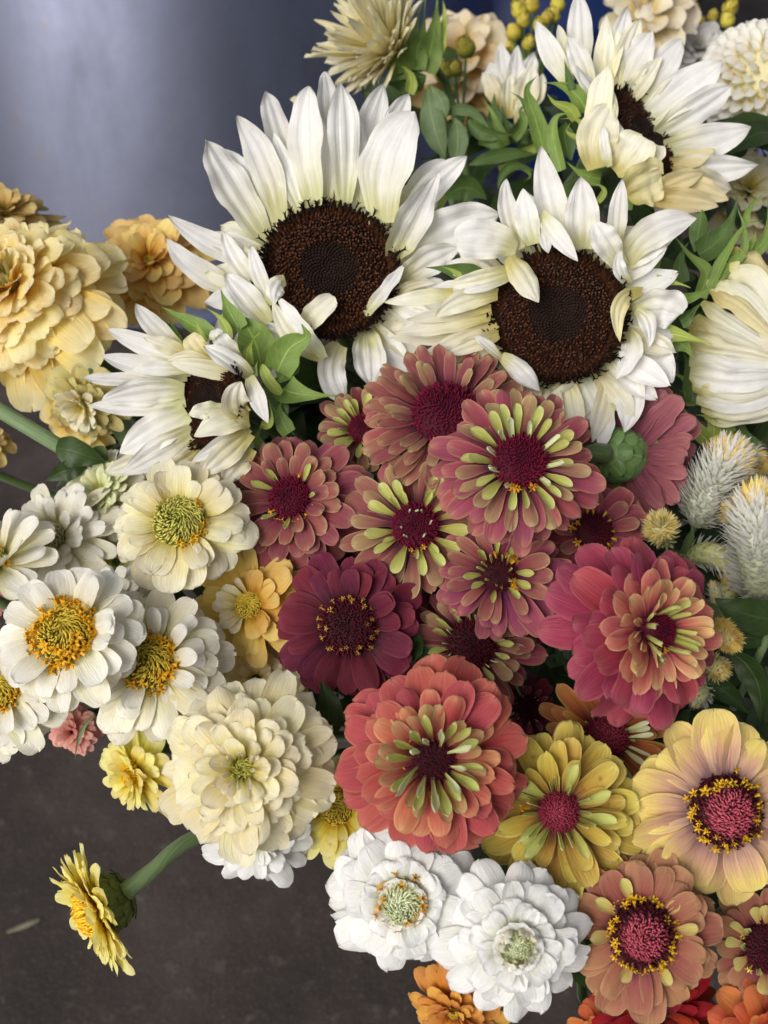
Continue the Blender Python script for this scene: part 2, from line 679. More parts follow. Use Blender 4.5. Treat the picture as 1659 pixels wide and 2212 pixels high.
def bristles(a, b, n, size, c_in, c_out, rng, lean=.3, swirl=.4, jitter=.3, rmin=0.0, dimple=.12, ringed=False):
    """fine chaffy bristles standing all over the cone: nobody could count them"""
    A = Acc()
    c_in, c_out = np.array(lin(c_in)), np.array(lin(c_out))
    for i in range(n):
        f = rmin + (1 - rmin) * (i + .5) / n
        r = math.sqrt(f)
        th = i * 2.39996 + rng.uniform(-.1, .1)
        z = b * math.sqrt(max(0, 1 - r * r))
        if r < .55:
            z -= b * dimple * (1 - r / .55)
        p = np.array([a * r * math.cos(th), a * r * math.sin(th), z])
        nn = np.array([r * math.cos(th) / a, r * math.sin(th) / a, max(.05, math.sqrt(max(0, 1 - r * r))) / b])
        nn /= np.linalg.norm(nn)
        tang = np.array([-math.sin(th), math.cos(th), 0])
        inw = np.array([-math.cos(th), -math.sin(th), 0])
        d = nn + tang * swirl + inw * lean * r + np.array([rng.uniform(-1, 1), rng.uniform(-1, 1), rng.uniform(-1, 1)]) * jitter
        d /= np.linalg.norm(d)
        L = size * rng.uniform(.7, 1.3)
        wd = size * .17
        s1 = np.cross(d, nn + .01)
        s1 /= max(np.linalg.norm(s1), 1e-6)
        s2 = np.cross(d, s1)
        mid = p + d * L * .55 + nn * L * .08
        tip = p + d * L + inw * L * .35 * (r > .2)
        V = [p + s1 * wd, p - s1 * wd * .5 + s2 * wd, p - s1 * wd * .5 - s2 * wd,
             mid + s1 * wd * .8, mid - s1 * wd * .4 + s2 * wd * .7, mid - s1 * wd * .4 - s2 * wd * .7, tip]
        F = [(0, 1, 4, 3), (1, 2, 5, 4), (2, 0, 3, 5), (3, 4, 6), (4, 5, 6), (5, 3, 6)]
        k = rng.uniform(.75, 1.2)
        rb = min(1, max(0, (r - .55) / .2)) if ringed else r
        c = (c_in * (1 - rb) + c_out * rb) * k
        c2 = np.minimum(c * 1.5, 1)
        c[3] = c2[3] = 1
        A.add(V, F, None, [tuple(c)] * 3 + [tuple(c2)] * 4)
    return A.mesh('bristles', TINT)


def add_cone(o, a, b, z, kind, rng, nflo=0, flo_col=(232, 176, 30), flo_r=1.0, flo_size=.0026, side=None, flo_spread=.22):
    KIND = {
        'maroon': dict(core=(58, 6, 24), ci=(70, 8, 32), co=(112, 16, 48), n=420, size=.0022, lean=.1, swirl=.2),
        'dark': dict(core=(40, 8, 14), ci=(52, 8, 20), co=(84, 16, 34), n=380, size=.0022, lean=.1, swirl=.2),
        'rose': dict(core=(84, 20, 34), ci=(150, 60, 76), co=(104, 26, 44), n=420, size=.0030, lean=.25, swirl=.3),
        'tuft': dict(core=(50, 12, 18), ci=(164, 74, 88), co=(62, 14, 24), n=460, size=.0026, lean=.3, swirl=.3, ringed=True),
        'green': dict(core=(92, 98, 34), ci=(150, 150, 66), co=(172, 164, 84), n=260, size=.0036, lean=.9, swirl=.5),
        'olive': dict(core=(96, 84, 24), ci=(164, 146, 50), co=(190, 164, 60), n=260, size=.0036, lean=.9, swirl=.5),
        'pale': dict(core=(128, 132, 96), ci=(196, 202, 172), co=(172, 176, 130), n=260, size=.0036, lean=.9, swirl=.5),
        'grey': dict(core=(98, 96, 70), ci=(176, 172, 140), co=(150, 142, 104), n=300, size=.0042, lean=.8, swirl=.5),
        'gold': dict(core=(130, 90, 14), ci=(222, 168, 40), co=(226, 176, 50), n=240, size=.0040, lean=.5, swirl=.3),
    }[kind]
    V, F, U = cone_geo(a, b)
    V = [(x, y, zz + z) for x, y, zz in V]
    fc = link('flower_cone', mesh('flower_cone', V, F, U, plain_mat(KIND['core'], None, .75, 600)), o)
    me = bristles(a, b, KIND['n'], KIND['size'] * min(1.3, a / .011), KIND['ci'], KIND['co'], rng, KIND['lean'], KIND['swirl'], ringed=KIND.get('ringed', False))
    br = link('bristles', me, fc, kind='stuff')
    br.location.z = z
    sm = star_mesh(flo_col)
    for k in range(nflo):
        th = (side[0] + rng.uniform(-1, 1) * side[1]) if side else (2 * math.pi * (k + rng.uniform(-.35, .35)) / nflo)
        f = flo_r * (1 - rng.uniform(0, flo_spread))
        rr = min(f, .995)
        zz = z + b * math.sqrt(max(0, 1 - rr * rr)) * .9
        d = Vector((math.cos(th) * rr * 1.1, math.sin(th) * rr * 1.1, .55 + .5 * (1 - rr) + rng.uniform(-.2, .2))).normalized()
        q = d.to_track_quat('Z', 'Y')
        f_ = link('floret', sm, fc)
        f_.location = (a * f * math.cos(th), a * f * math.sin(th), zz)
        f_.rotation_euler = q.to_euler()
        s = flo_size * rng.uniform(.75, 1.2)
        f_.scale = (s, s, s * rng.uniform(.7, 1.3))


# ------------------------------------------------------------------ the zinnia builder
def ring(n, L, W, pitch, curve=-22, style='spat', mat=None, cup=.35, cup1=None, tipcurl=0, groove=.03, z=0.0, r0=None, jit=1.0, skip=0.0, ripple=.03, arc=None, twist=0):
    return dict(n=n, L=L, W=W, pitch=pitch, curve=curve, style=style, mat=mat, cup=cup, cup1=cup1, tipcurl=tipcurl, groove=groove, z=z, r0=r0, jit=jit, skip=skip, ripple=ripple, arc=arc, twist=twist)


def flower(name, label, px, py, R_px, d, n_img, rings, cone=None, seed=1, cat='flower', group=None, calyx=True, stem=True, spin=None, variants=5, nu=11, nv=7):
    rng = random.Random(seed * 7919 + 13)
    R = R_px * d / FPX * (1.08 if (30 <= seed <= 40 or seed == 51) else 1.0)
    n = img2w(n_img)
    M = frame_mat(P(px, py, d), n, rng.uniform(0, 6.28) if spin is None else spin)
    o = thing(name, label, cat, None, M, group)
    bpy.context.view_layer.update()
    cr = (cone or {}).get('r', .1) * R
    rosy = 30 <= seed <= 40 or seed == 51
    dense = 1.28 if rosy else 1.1
    wk = .98 if rosy else 1.1
    for ri, q in enumerate(rings):
        r0 = (q['r0'] * R) if q['r0'] is not None else cr * .8
        Lr = max(q['L'] * R - r0, .1 * R) / max(.45, math.cos(math.radians(q['pitch'] + q['curve'] * .4)))
        ms = []
        for v in range(variants):
            V, F, U = petal_geo(Lr * 1.05, q['W'] * R * wk, q['style'], q['pitch'], q['curve'] + rng.uniform(-9, 9), q['cup'] * (1 if abs(q['cup']) > .6 else rng.choice((1, 1, -1, -1.3))) + rng.uniform(-.12, .12), rng,
                                q['tipcurl'] + rng.uniform(-14, 14), q['groove'], q['twist'] + rng.uniform(-12, 12), cup1=q['cup1'], ripple=q['ripple'], nu=nu, nv=nv)
            ms.append(mesh('petal', V, F, U, q['mat']))
        off = rng.uniform(0, 6.28)
        cnt = int(round(q['n'] * dense)) + (1 if q['n'] > 10 else 0) if not q['arc'] else q['n']
        for k in range(cnt):
            if rng.random() < q['skip']:
                continue
            if q['arc']:
                th = q['arc'][0] + (q['arc'][1] - q['arc'][0]) * (k + .5) / q['n'] - (spin or 0)
            else:
                th = off + 2 * math.pi * k / cnt
            th += rng.uniform(-.34, .34) * 2 * math.pi / cnt * q['jit']
            p = link('petal', ms[rng.randrange(variants)], o)
            p.location = (r0 * math.cos(th), r0 * math.sin(th), q['z'] * R + rng.uniform(-.012, .012) * R)
            p.rotation_euler = (math.radians(rng.uniform(-16, 16)) * q['jit'], math.radians(-rng.uniform(-8, 12)) * q['jit'], th)
            s = rng.uniform(.82, 1.08)
            p.scale = (s, s * rng.uniform(.85, 1.12), s)
    if cone:
        c = dict(cone)
        a = c.pop('r') * R
        b = c.pop('h', .6) * a
        zc = c.pop('z', .06) * R
        add_cone(o, a, b, zc, c.pop('kind'), rng, **c)
    if calyx:
        V, F, U = lathe_geo([(.05 * R, -.42 * R), (.16 * R, -.38 * R), (.25 * R, -.24 * R), (.27 * R, -.1 * R), (.22 * R, .0), (.02 * R, .02 * R)], 16)
        link('calyx', mesh('calyx', V, F, U, green_mat((58, 82, 40))), o)
    if stem:
        add_stem(o, n, R, rng=rng, start=R * .3)
    return o

# ------------------------------------------------------------------ setting: floor, tub, drum
rg = random.Random(5)


def floor_mat():
    N = NT('stained_concrete')
    g = N.n('ShaderNodeTexCoord').outputs['Object']
    a = N.noise(g, 5, 6, .6)
    b = N.noise(g, 38, 4, .6)
    c = N.noise(g, 190, 3, .6)
    col = N.ramp(a, [(.3, lin((40, 34, 32))), (.5, lin((58, 50, 47))), (.72, lin((80, 71, 67)))])
    sp = N.math('MULTIPLY', N.math('SUBTRACT', b, .58), 7, clamp=True)
    col = N.mix(N.math('MULTIPLY', sp, .5), col, lin((104, 95, 90)))
    dk = N.math('MULTIPLY', N.math('SUBTRACT', .36, b), 9, clamp=True)
    col = N.mix(N.math('MULTIPLY', dk, .7), col, lin((32, 27, 26)))
    d2 = N.noise(g, 11, 2, .4)
    st = N.math('MULTIPLY', N.math('SUBTRACT', .31, d2), 16, clamp=True)
    col = N.mix(N.math('MULTIPLY', st, .75), col, lin((27, 22, 22)))
    gr = N.noise(g, 420, 2, .5)
    col = N.mix(N.math('MULTIPLY', N.math('SUBTRACT', gr, .62), 9, clamp=True), col, lin((112, 104, 98)))
    col = N.mix(N.math('MULTIPLY', c, .35), col, lin((38, 33, 31)))
    p = N.n('ShaderNodeBsdfPrincipled')
    p.inputs['Roughness'].default_value = .75
    p.inputs['Specular IOR Level'].default_value = .3
    N.l(col, p.inputs['Base Color'])
    bp = N.n('ShaderNodeBump')
    bp.inputs['Strength'].default_value = .5
    bp.inputs['Distance'].default_value = .004
    N.l(N.math('ADD', b, N.math('MULTIPLY', c, .5)), bp.inputs['Height'])
    N.l(bp.outputs[0], p.inputs['Normal'])
    N.l(p.outputs[0], N.out.inputs[0])
    return N.m


fl = link('floor', mesh('floor', [(-12, -12, 0), (12, -12, 0), (12, 12, 0), (-12, 12, 0)], [(0, 1, 2, 3)], None, floor_mat(), smooth=False), kind='structure')


def metal_mat(c, rough, stain=.3, metallic=1.0):
    N = NT('worn_metal')
    g = N.n('ShaderNodeTexCoord').outputs['Object']
    mp = N.n('ShaderNodeMapping')
    mp.inputs['Scale'].default_value = (1, 1, .35)
    N.l(g, mp.inputs[0])
    a = N.noise(mp.outputs[0], 7, 5, .6)
    b = N.noise(g, 16, 4, .55)
    col = N.mix(N.math('MULTIPLY', N.math('SUBTRACT', a, .35), 2.4 * stain, clamp=True), lin(c), lin(tuple(int(x * .72) for x in c)))
    sc = N.math('MULTIPLY', N.math('SUBTRACT', b, .64), 14, clamp=True)
    col = N.mix(N.math('MULTIPLY', sc, .3), col, lin((150, 140, 125)))
    p = N.n('ShaderNodeBsdfPrincipled')
    p.inputs['Metallic'].default_value = metallic
    N.l(N.math('ADD', rough, N.math('MULTIPLY', N.math('SUBTRACT', a, .5), .42)), p.inputs['Roughness'])
    N.l(col, p.inputs['Base Color'])
    bp = N.n('ShaderNodeBump')
    bp.inputs['Strength'].default_value = .035
    bp.inputs['Distance'].default_value = .01
    N.l(b, bp.inputs['Height'])
    N.l(bp.outputs[0], p.inputs['Normal'])
    N.l(p.outputs[0], N.out.inputs[0])
    return N.m


GALV = metal_mat((150, 156, 182), .40, stain=1.1)
TUB = thing('metal_tub', 'large grey galvanised metal tub standing behind the sunflowers', 'tub', (-.40, 2.36, 0))


def wall_geo(r0, r1, z0, z1, n=96, m=14, th=.004):
    pr = []
    for i in range(m + 1):
        t = i / m
        pr.append((r0 + (r1 - r0) * t, z0 + (z1 - z0) * t))
    pr += [(r1 - th, z1), (r0 - th, z0 + .01)]
    return lathe_geo(pr, n)


V, F, U = wall_geo(.725, .515, 0.0, .80)
link('tub_wall', mesh('tub_wall', V, F, U, GALV), TUB)
V, F, U = lathe_geo([(.512 + .014 * math.cos(a), .80 + .014 * math.sin(a)) for a in np.linspace(0, 2 * math.pi, 11)], 96)
link('rim', mesh('rim', V, F, U, GALV), TUB)
V, F, U = lathe_geo([(.0, .02), (.74, .02)], 96)
link('tub_bottom', mesh('tub_bottom', V, F, U, GALV), TUB)


def blue_mat(c, rough=.45):
    N = NT('blue_plastic')
    g = N.n('ShaderNodeTexCoord').outputs['Object']
    a = N.noise(g, 9, 4)
    p = N.n('ShaderNodeBsdfPrincipled')
    p.inputs['Roughness'].default_value = rough
    N.l(N.mix(N.math('MULTIPLY', a, .6), lin(c), lin(tuple(int(x * .7) for x in c))), p.inputs['Base Color'])
    N.l(p.outputs[0], N.out.inputs[0])
    return N.m


DR = thing('plastic_drum', 'dark navy blue drum at the top edge behind the cream blooms', 'drum', (.36, 2.55, 0))
pr = [(.34, 0), (.35, .03), (.35, .3), (.362, .32), (.362, .34), (.35, .36), (.35, .66), (.362, .68), (.362, .70), (.35, .72), (.35, .95), (.33, .98)]
V, F, U = lathe_geo(pr, 64)
link('drum_wall', mesh('drum_wall', V, F, U, blue_mat((10, 38, 92))), DR)
V, F, U = lathe_geo([(.335, .965), (.0, .965)], 64)
link('lid', mesh('lid', V, F, U, blue_mat((10, 36, 84))), DR)

CR = thing('plastic_crate', 'pale lavender plastic tub at the top right corner', 'tub', (1.06, 2.2, 0))
V, F, U = lathe_geo([(.22, 0), (.27, .50), (.29, .50), (.29, .52), (.265, .52), (.215, .02), (0, .02)], 48)
link('tub_wall', mesh('tub_wall', V, F, U, blue_mat((150, 160, 215), .4)), CR)

BK = thing('flower_bucket', 'dark bucket on the floor holding the stems beneath the blooms', 'bucket', (float(SINK[0]), float(SINK[1]), 0))
V, F, U = lathe_geo([(0, .004), (.068, .004), (.092, .44), (.098, .44), (.098, .455), (.089, .455), (.066, .02), (0, .02)], 40)
link('bucket_wall', mesh('bucket_wall', V, F, U, metal_mat((70, 72, 76), .5)), BK)

# dried slivers lying on the floor
def on_floor(px, py):
    q = P(px, py, 1.0) - CAM_LOC
    t = CAM_LOC[2] / -q[2]
    return CAM_LOC + q * t


for (px, py, ang, L, lab) in ((52, 2003, .35, .036, 'pale dried leaf sliver lying on the dark floor at lower left'),):
    c = on_floor(px, py)
    V, F, U = petal_geo(L, .007, 'narrow', 3, -6, -.5, rg)
    V = [(x - L / 2, y, z + .002) for x, y, z in V]
    o = link('dried_leaf', mesh('dried_leaf', V, F, U, petal_mat((120, 116, 96), (140, 136, 112), (120, 118, 96), trans=.05)))
    o.location = c
    o.rotation_euler = (0, 0, ang)
    tag(o, lab, 'leaf')

# ------------------------------------------------------------------ colours
WHITE = petal_mat((214, 214, 160), (240, 240, 230), (247, 247, 246), p1=.3, p2=.75, vein=.12)
WHITE2 = petal_mat((212, 204, 112), (238, 231, 190), (246, 242, 226), p1=.38, p2=.82, vein=.11)
CREAMW = petal_mat((222, 198, 84), (241, 228, 162), (246, 239, 212), p1=.38, p2=.88, vein=.11, trans=.32)
IVORY = petal_mat((216, 208, 130), (241, 236, 212), (247, 245, 236), p1=.34, p2=.78, vein=.11)
CREAM = petal_mat((212, 194, 92), (238, 226, 168), (244, 239, 212), p1=.32, p2=.82, vein=.13)
CREAMS = petal_mat((214, 188, 90), (238, 220, 160), (242, 228, 190), p1=.3, p2=.85, vein=.13, spots=.9)
PEACH = petal_mat((246, 176, 40), (252, 224, 120), (254, 242, 198), p1=.42, p2=.88, vein=.1, trans=.42)
PEACHB = petal_mat((248, 180, 36), (253, 226, 118), (254, 243, 198), p1=.44, p2=.9, vein=.1, trans=.42)
GOLD = petal_mat((190, 118, 20), (240, 192, 92), (246, 218, 146), p1=.35, p2=.9, vein=.15)
TAN = petal_mat((150, 120, 40), (206, 172, 96), (220, 196, 132), p1=.35, p2=.9, vein=.16)
YELLOW = petal_mat((190, 140, 34), (226, 184, 82), (236, 206, 126), p1=.3, p2=.9, vein=.13)
LEMON = petal_mat((240, 196, 40), (252, 236, 96), (253, 246, 176), p1=.3, p2=.85, vein=.1, trans=.42)
OLIVECR = petal_mat((140, 128, 50), (196, 180, 104), (214, 204, 140), p1=.35, p2=.85, vein=.14)
MAUVE = petal_mat((74, 23, 46), (132, 52, 67), (148, 75, 83), edge=(189, 138, 122), edge_amt=.75, p1=.32, p2=.9, vein=.26)
MAUVE2 = petal_mat((85, 28, 52), (139, 64, 75), (163, 100, 89), edge=(197, 169, 128), edge_amt=.85, p1=.3, p2=.85, vein=.26)
ROSY = petal_mat((100, 28, 62), (152, 61, 85), (167, 84, 95), edge=(199, 149, 122), edge_amt=.8, p1=.32, p2=.85, vein=.26)
TANLIME = petal_mat((98, 37, 56), (146, 86, 81), (172, 136, 100), edge=(202, 189, 137), edge_amt=.9, p1=.3, p2=.8, vein=.22)
LIME = petal_mat((140, 96, 66), (178, 176, 84), (202, 206, 116), edge=(228, 230, 164), edge_amt=.9, p1=.28, p2=.78, vein=.14)
LIMEW = petal_mat((196, 200, 120), (222, 226, 160), (232, 236, 190), edge=(240, 242, 214), edge_amt=.7, p1=.2, p2=.7, vein=.1)
PLUM = petal_mat((86, 22, 66), (138, 50, 90), (164, 80, 100), edge=(194, 146, 112), edge_amt=.7, p1=.34, p2=.9, vein=.28)
WINE = petal_mat((50, 6, 24), (92, 20, 42), (118, 36, 58), edge=(146, 66, 84), edge_amt=.6, p1=.3, p2=.88, vein=.26)
CORAL = petal_mat((104, 20, 42), (169, 57, 65), (184, 84, 81), edge=(204, 126, 110), edge_amt=.75, p1=.34, p2=.9, vein=.22)
CORALT = petal_mat((127, 35, 51), (172, 88, 75), (187, 143, 100), edge=(199, 179, 130), edge_amt=.85, p1=.32, p2=.82, vein=.22)
PINK = petal_mat((89, 10, 39), (152, 44, 72), (170, 69, 89), edge=(191, 108, 117), edge_amt=.7, p1=.34, p2=.88, vein=.24)
CORALM = petal_mat((122, 28, 48), (186, 76, 72), (206, 126, 96), edge=(226, 172, 126), edge_amt=.8, p1=.32, p2=.86, vein=.22)
PINKM = petal_mat((112, 18, 48), (182, 66, 84), (206, 118, 106), edge=(230, 178, 138), edge_amt=.85, p1=.32, p2=.86, vein=.22)
PINKT = petal_mat((142, 36, 66), (200, 98, 98), (226, 180, 124), edge=(240, 218, 154), edge_amt=.9, p1=.32, p2=.88, vein=.22)
OLIVE = petal_mat((116, 66, 46), (180, 142, 58), (208, 184, 82), edge=(230, 216, 128), edge_amt=.8, p1=.34, p2=.84, vein=.26, spots=.3)
YPEACH = petal_mat((150, 112, 114), (214, 170, 140), (236, 212, 122), edge=(242, 226, 150), edge_amt=.6, p1=.36, p2=.78, vein=.18, spots=.2)
BRICK = petal_mat((109, 41, 66), (158, 89, 76), (177, 123, 93), edge=(197, 160, 119), edge_amt=.7, p1=.3, p2=.88, vein=.24, spots=.3)
BRICKT = petal_mat((152, 76, 87), (201, 152, 98), (209, 195, 115), edge=(222, 209, 142), edge_amt=.7, p1=.25, p2=.75, vein=.16)
ORANGE = petal_mat((96, 31, 31), (169, 91, 46), (189, 130, 70), edge=(212, 174, 104), edge_amt=.8, p1=.34, p2=.88, vein=.26)
AMBER = petal_mat((170, 90, 20), (222, 150, 50), (226, 166, 84), p1=.3, p2=.85, vein=.16)
FLAME = petal_mat((120, 34, 12), (190, 84, 40), (212, 120, 70), p1=.3, p2=.85, vein=.16)
SCARLET = petal_mat((70, 6, 8), (140, 20, 14), (168, 40, 24), p1=.3, p2=.85, vein=.16)
CORALP = petal_mat((228, 120, 108), (246, 164, 150), (250, 190, 178), p1=.3, p2=.85, vein=.12)
BACKPINK = petal_mat((109, 52, 70), (146, 78, 92), (165, 98, 104), edge=(191, 139, 134), edge_amt=.5, p1=.3, p2=.8, vein=.34, veins=18)
SUNW = petal_mat((210, 208, 156), (233, 231, 214), (242, 241, 239), edge=(240, 236, 214), edge_amt=.3, p1=.24, p2=.55, vein=.11, veins=20)
SUNC = petal_mat((208, 196, 124), (232, 226, 188), (241, 238, 222), edge=(238, 230, 180), edge_amt=.45, p1=.28, p2=.68, vein=.12, veins=20)
SUNY = petal_mat((206, 188, 112), (231, 218, 160), (239, 230, 188), edge=(238, 224, 150), edge_amt=.45, p1=.3, p2=.8, vein=.12, veins=20)
SEPAL = green_mat((104, 130, 56), (140, 164, 86), trans=.24)
SEPALY = green_mat((148, 164, 70), (172, 186, 98), trans=.26)
SEPALD = green_mat((66, 90, 38), (92, 118, 58), trans=.14)
SAGE = green_mat((84, 104, 64), (108, 128, 88), trans=.14)
DARKLEAF = green_mat((38, 56, 20), (54, 76, 30), trans=.12, rough=.42)


# ------------------------------------------------------------------ foliage filling the bouquet between the stems
def foliage():
    A = Acc()
    rr = random.Random(77)
    zones = [(1180, 1300, 420, 560, 150, .58, .66), (1020, 400, 330, 280, 100, .86, .96), (1480, 620, 240, 400, 80, .66, .76), (690, 870, 130, 120, 45, .62, .70),
             (420, 1000, 220, 260, 50, .62, .68), (480, 1450, 200, 200, 40, .56, .62), (1350, 1850, 260, 260, 50, .52, .6), (1560, 1420, 160, 260, 50, .57, .66)]
    for (cx, cy, ax, ay, n, d0, d1) in zones:
        for i in range(n):
            th, r = rr.uniform(0, 6.28), math.sqrt(rr.random())
            d = rr.uniform(d0, d1)
            c = P(cx + ax * r * math.cos(th), cy + ay * r * math.sin(th), d)
            az = rr.uniform(0, 6.28)
            L = rr.uniform(.035, .065)
            dv = np.array([math.cos(az), math.sin(az), rr.uniform(-.5, .3)])
            dv /= np.linalg.norm(dv)
            V, F, U = ribbon_geo([c - dv * L / 2, c + np.array([0, 0, .006]), c + dv * L / 2 - np.array([0, 0, .006])], L * rr.uniform(.35, .5), 'leaf', rr,
                                 up=(rr.uniform(-.5, .5), rr.uniform(-.6, .3), 1), cup=.3, nu=9, nv=5, groove=0, ripple=.05)
            A.add([tuple(v) for v in V], F, U)
    return A.mesh('foliage', DARKLEAF)


fo = link('foliage', foliage(), kind='stuff', label='dark green leaves massed between the stems under the blooms')

# ------------------------------------------------------------------ sunflowers
def disc(o, M_n, loc, a, rng, h=.14, warm=1.0, nfl=1400):
    """seed head: a domed plate carrying its florets in spirals"""
    M = frame_mat(loc, M_n)
    Mi = o.matrix_world.inverted() @ M
    pr = [(a * 1.0, -a * .12), (a * 1.0, 0)] + [(a * r, a * h * (1 - r * r) - a * .10 * math.exp(-(r / .3) ** 2)) for r in np.linspace(.96, .01, 9)]
    V, F, U = lathe_geo(pr, 40)
    V = [tuple(Mi @ Vector(v)) for v in V]
    sh = link('seed_head', mesh('seed_head', V, F, U, plain_mat((38, 22, 16), (60, 36, 22), .8, 500)), o)
    A = Acc()
    for i in range(nfl):
        r = math.sqrt((i + .5) / nfl)
        th = i * 2.399963
        x, y = a * r * math.cos(th), a * r * math.sin(th)
        z = a * h * (1 - r * r) - a * .10 * math.exp(-(r / .3) ** 2)
        s = a * .028
        if r < .44:
            hh = a * rng.uniform(.03, .05)
            c = np.array(lin((28, 18, 15))) * rng.uniform(.7, 1.2)
            t = np.array(lin((46, 31, 26))) * rng.uniform(.7, 1.2)
            le = .3
        elif r < .88:
            hh = a * rng.uniform(.05, .10)
            k = rng.random()
            c = np.array(lin((66, 34, 18))) * rng.uniform(.7, 1.2)
            t = (np.array(lin((84, 53, 34))) if k < .62 * warm else np.array(lin((36, 20, 16)))) * rng.uniform(.7, 1.2)
            le = .5
        else:
            hh = a * rng.uniform(.09, .16)
            c = np.array(lin((60, 34, 16))) * rng.uniform(.7, 1.2)
            t = np.array(lin((28, 16, 14))) * rng.uniform(.7, 1.3)
            le = .5
        out = np.array([math.cos(th), math.sin(th), 0])
        d = np.array([0, 0, 1]) + out * (r * .9 * (1 if r > .85 else -.25)) + np.array([rng.uniform(-.3, .3), rng.uniform(-.3, .3), 0]) * (r > .4)
        d /= np.linalg.norm(d)
        p = np.array([x, y, z])
        e1 = np.array([-math.sin(th), math.cos(th), 0])
        e2 = np.cross(d, e1)
        Vv = []
        for k, (f, wd) in enumerate(((0, 1.0), (.65, .85), (1.0, le))):
            for (q1, q2) in ((1, 0), (0, 1), (-1, 0), (0, -1)):
                Vv.append(tuple(Mi @ Vector(p + d * hh * f + (e1 * q1 + e2 * q2) * s * wd)))
        Ff = []
        for lv in (0, 4):
            for q in range(4):
                Ff.append((lv + q, lv + (q + 1) % 4, lv + 4 + (q + 1) % 4, lv + 4 + q))
        Ff.append((8, 9, 10, 11))
        c[3] = t[3] = 1
        A.add(Vv, Ff, None, [tuple(c)] * 4 + [tuple(c)] * 4 + [tuple(t)] * 4)
    link('seed_florets', A.mesh('seed_florets', TINT, smooth=False), sh, kind='stuff')
    # dark anthers fringing the head, each forked
    B = Acc()
    for i in range(150):
        th = rng.uniform(0, 6.28)
        r = rng.uniform(.90, 1.03)
        p = np.array([a * r * math.cos(th), a * r * math.sin(th), a * .01])
        out = np.array([math.cos(th), math.sin(th), 0])
        d = np.array([0, 0, 1.0]) + out * rng.uniform(.3, 1.2) + np.array([rng.uniform(-.4, .4), rng.uniform(-.4, .4), 0])
        d /= np.linalg.norm(d)
        L = a * rng.uniform(.10, .2)
        e1 = np.cross(d, out + .01)
        e1 /= np.linalg.norm(e1)
        e2 = np.cross(d, e1)
        s = a * .012
        Vv = [p + e1 * s, p - e1 * s * .5 + e2 * s, p - e1 * s * .5 - e2 * s]
        q = p + d * L
        Vv += [q + e1 * s * 1.5, q - e1 * s * .7 + e2 * s * 1.5, q - e1 * s * .7 - e2 * s * 1.5]
        for sg in (-1, 1):
            Vv.append(q + d * L * .25 + e1 * sg * L * .28)
        Ff = [(0, 1, 4, 3), (1, 2, 5, 4), (2, 0, 3, 5), (3, 4, 6), (4, 5, 6), (3, 5, 7), (4, 3, 7)]
        B.add([tuple(Mi @ Vector(v)) for v in Vv], Ff, None, tuple(lin((24, 14, 12))))
    link('anthers', B.mesh('anthers', TINT, smooth=False), sh, kind='stuff')


def traced(o, name, d, rows, mat, style, seed, **kw):
    """petals or sepals given by base, middle and tip; the third figure is the height in cm above the head"""
    rng = random.Random(seed)
    for row in rows:
        r, pts, wpx = row[0], row[1], row[2]
        opt = dict(kw)
        wk = 1.07 if name == 'petal' else 1.0
        m, st = mat, style
        for e in row[3:]:
            if isinstance(e, dict):
                opt.update(e)
            elif isinstance(e, str):
                st = e
            else:
                m = e
        W3 = []
        for p in pts:
            x, y = reg(r, p[0], p[1])
            W3.append(P(x, y, d - p[2] / 100.0))
        dm = d - pts[1][2] / 100.0
        V, F, U = ribbon_geo(W3, wpx * wk * regk(r) * dm / FPX, st, rng, roll=opt.pop('roll', rng.uniform(-24, 24)), cup=opt.pop('cup', .45 + rng.uniform(-.2, .3)), **opt)
        V = inv_pts(o, V)
        link(name, mesh(name, V, F, U, m), o)


def sunflower(label, px, py, d, n_img, a_px, rows, sepals, seed, warm=1.0, fill=None, group='white sunflowers'):
    rng = random.Random(seed)
    o = thing('sunflower', label, 'sunflower', P(px, py, d), None, group)
    bpy.context.view_layer.update()
    n = img2w(n_img)
    if a_px:
        disc(o, n, P(px, py, d), a_px * d / FPX, rng, warm=warm)
    traced(o, 'petal', d, rows, SUNW, 'sun', seed + 1)
    if fill:
        Rr = a_px * d / FPX
        Mf = o.matrix_world.inverted() @ frame_mat(P(px, py, d) - n * (.12 * Rr), n)
        ms = []
        for v in range(5):
            V, F, U = petal_geo(Rr * rng.uniform(.95, 1.15), Rr * rng.uniform(.40, .5), 'sunround', rng.uniform(-6, 10), rng.uniform(-22, 4), rng.choice((.4, .6, -.4)), rng, groove=.05, ripple=.05, nu=14, nv=11)
            ms.append(mesh('petal', V, F, U, SUNC if v % 2 else SUNW))
        for k in range(fill[0]):
            th = math.radians(fill[1] + (fill[2] - fill[1]) * (k + rng.uniform(.2, .8)) / fill[0])
            q = link('petal', ms[k % 5], o)
            q.matrix_local = Mf @ Matrix.Rotation(th, 4, 'Z') @ Matrix.Translation((Rr * .9, 0, rng.uniform(-.05, .02) * Rr)) @ Matrix.Rotation(rng.uniform(-.25, .25), 4, 'X') @ Matrix.Rotation(rng.uniform(-.12, .12), 4, 'Z')
    traced(o, 'sepal', d, sepals, SEPAL, 'sepal', seed + 2, groove=.02, nv=7, ripple=.03)
    back = P(px, py, d) - n * .012
    R = max(a_px, 90) * d / FPX
    V, F, U = lathe_geo([(.3 * R, -.5 * R), (.75 * R, -.3 * R), (.98 * R, -.02 * R), (.9 * R, .0), (.02 * R, -.05 * R)], 24)
    Mi = o.matrix_world.inverted() @ frame_mat(P(px, py, d) - n * (.14 * R), n)
    link('calyx', mesh('calyx', [tuple(Mi @ Vector(v)) for v in V], F, U, SEPALD), o)
    add_stem(o, n, .05, .0055, start=.02, rng=rng)
    return o


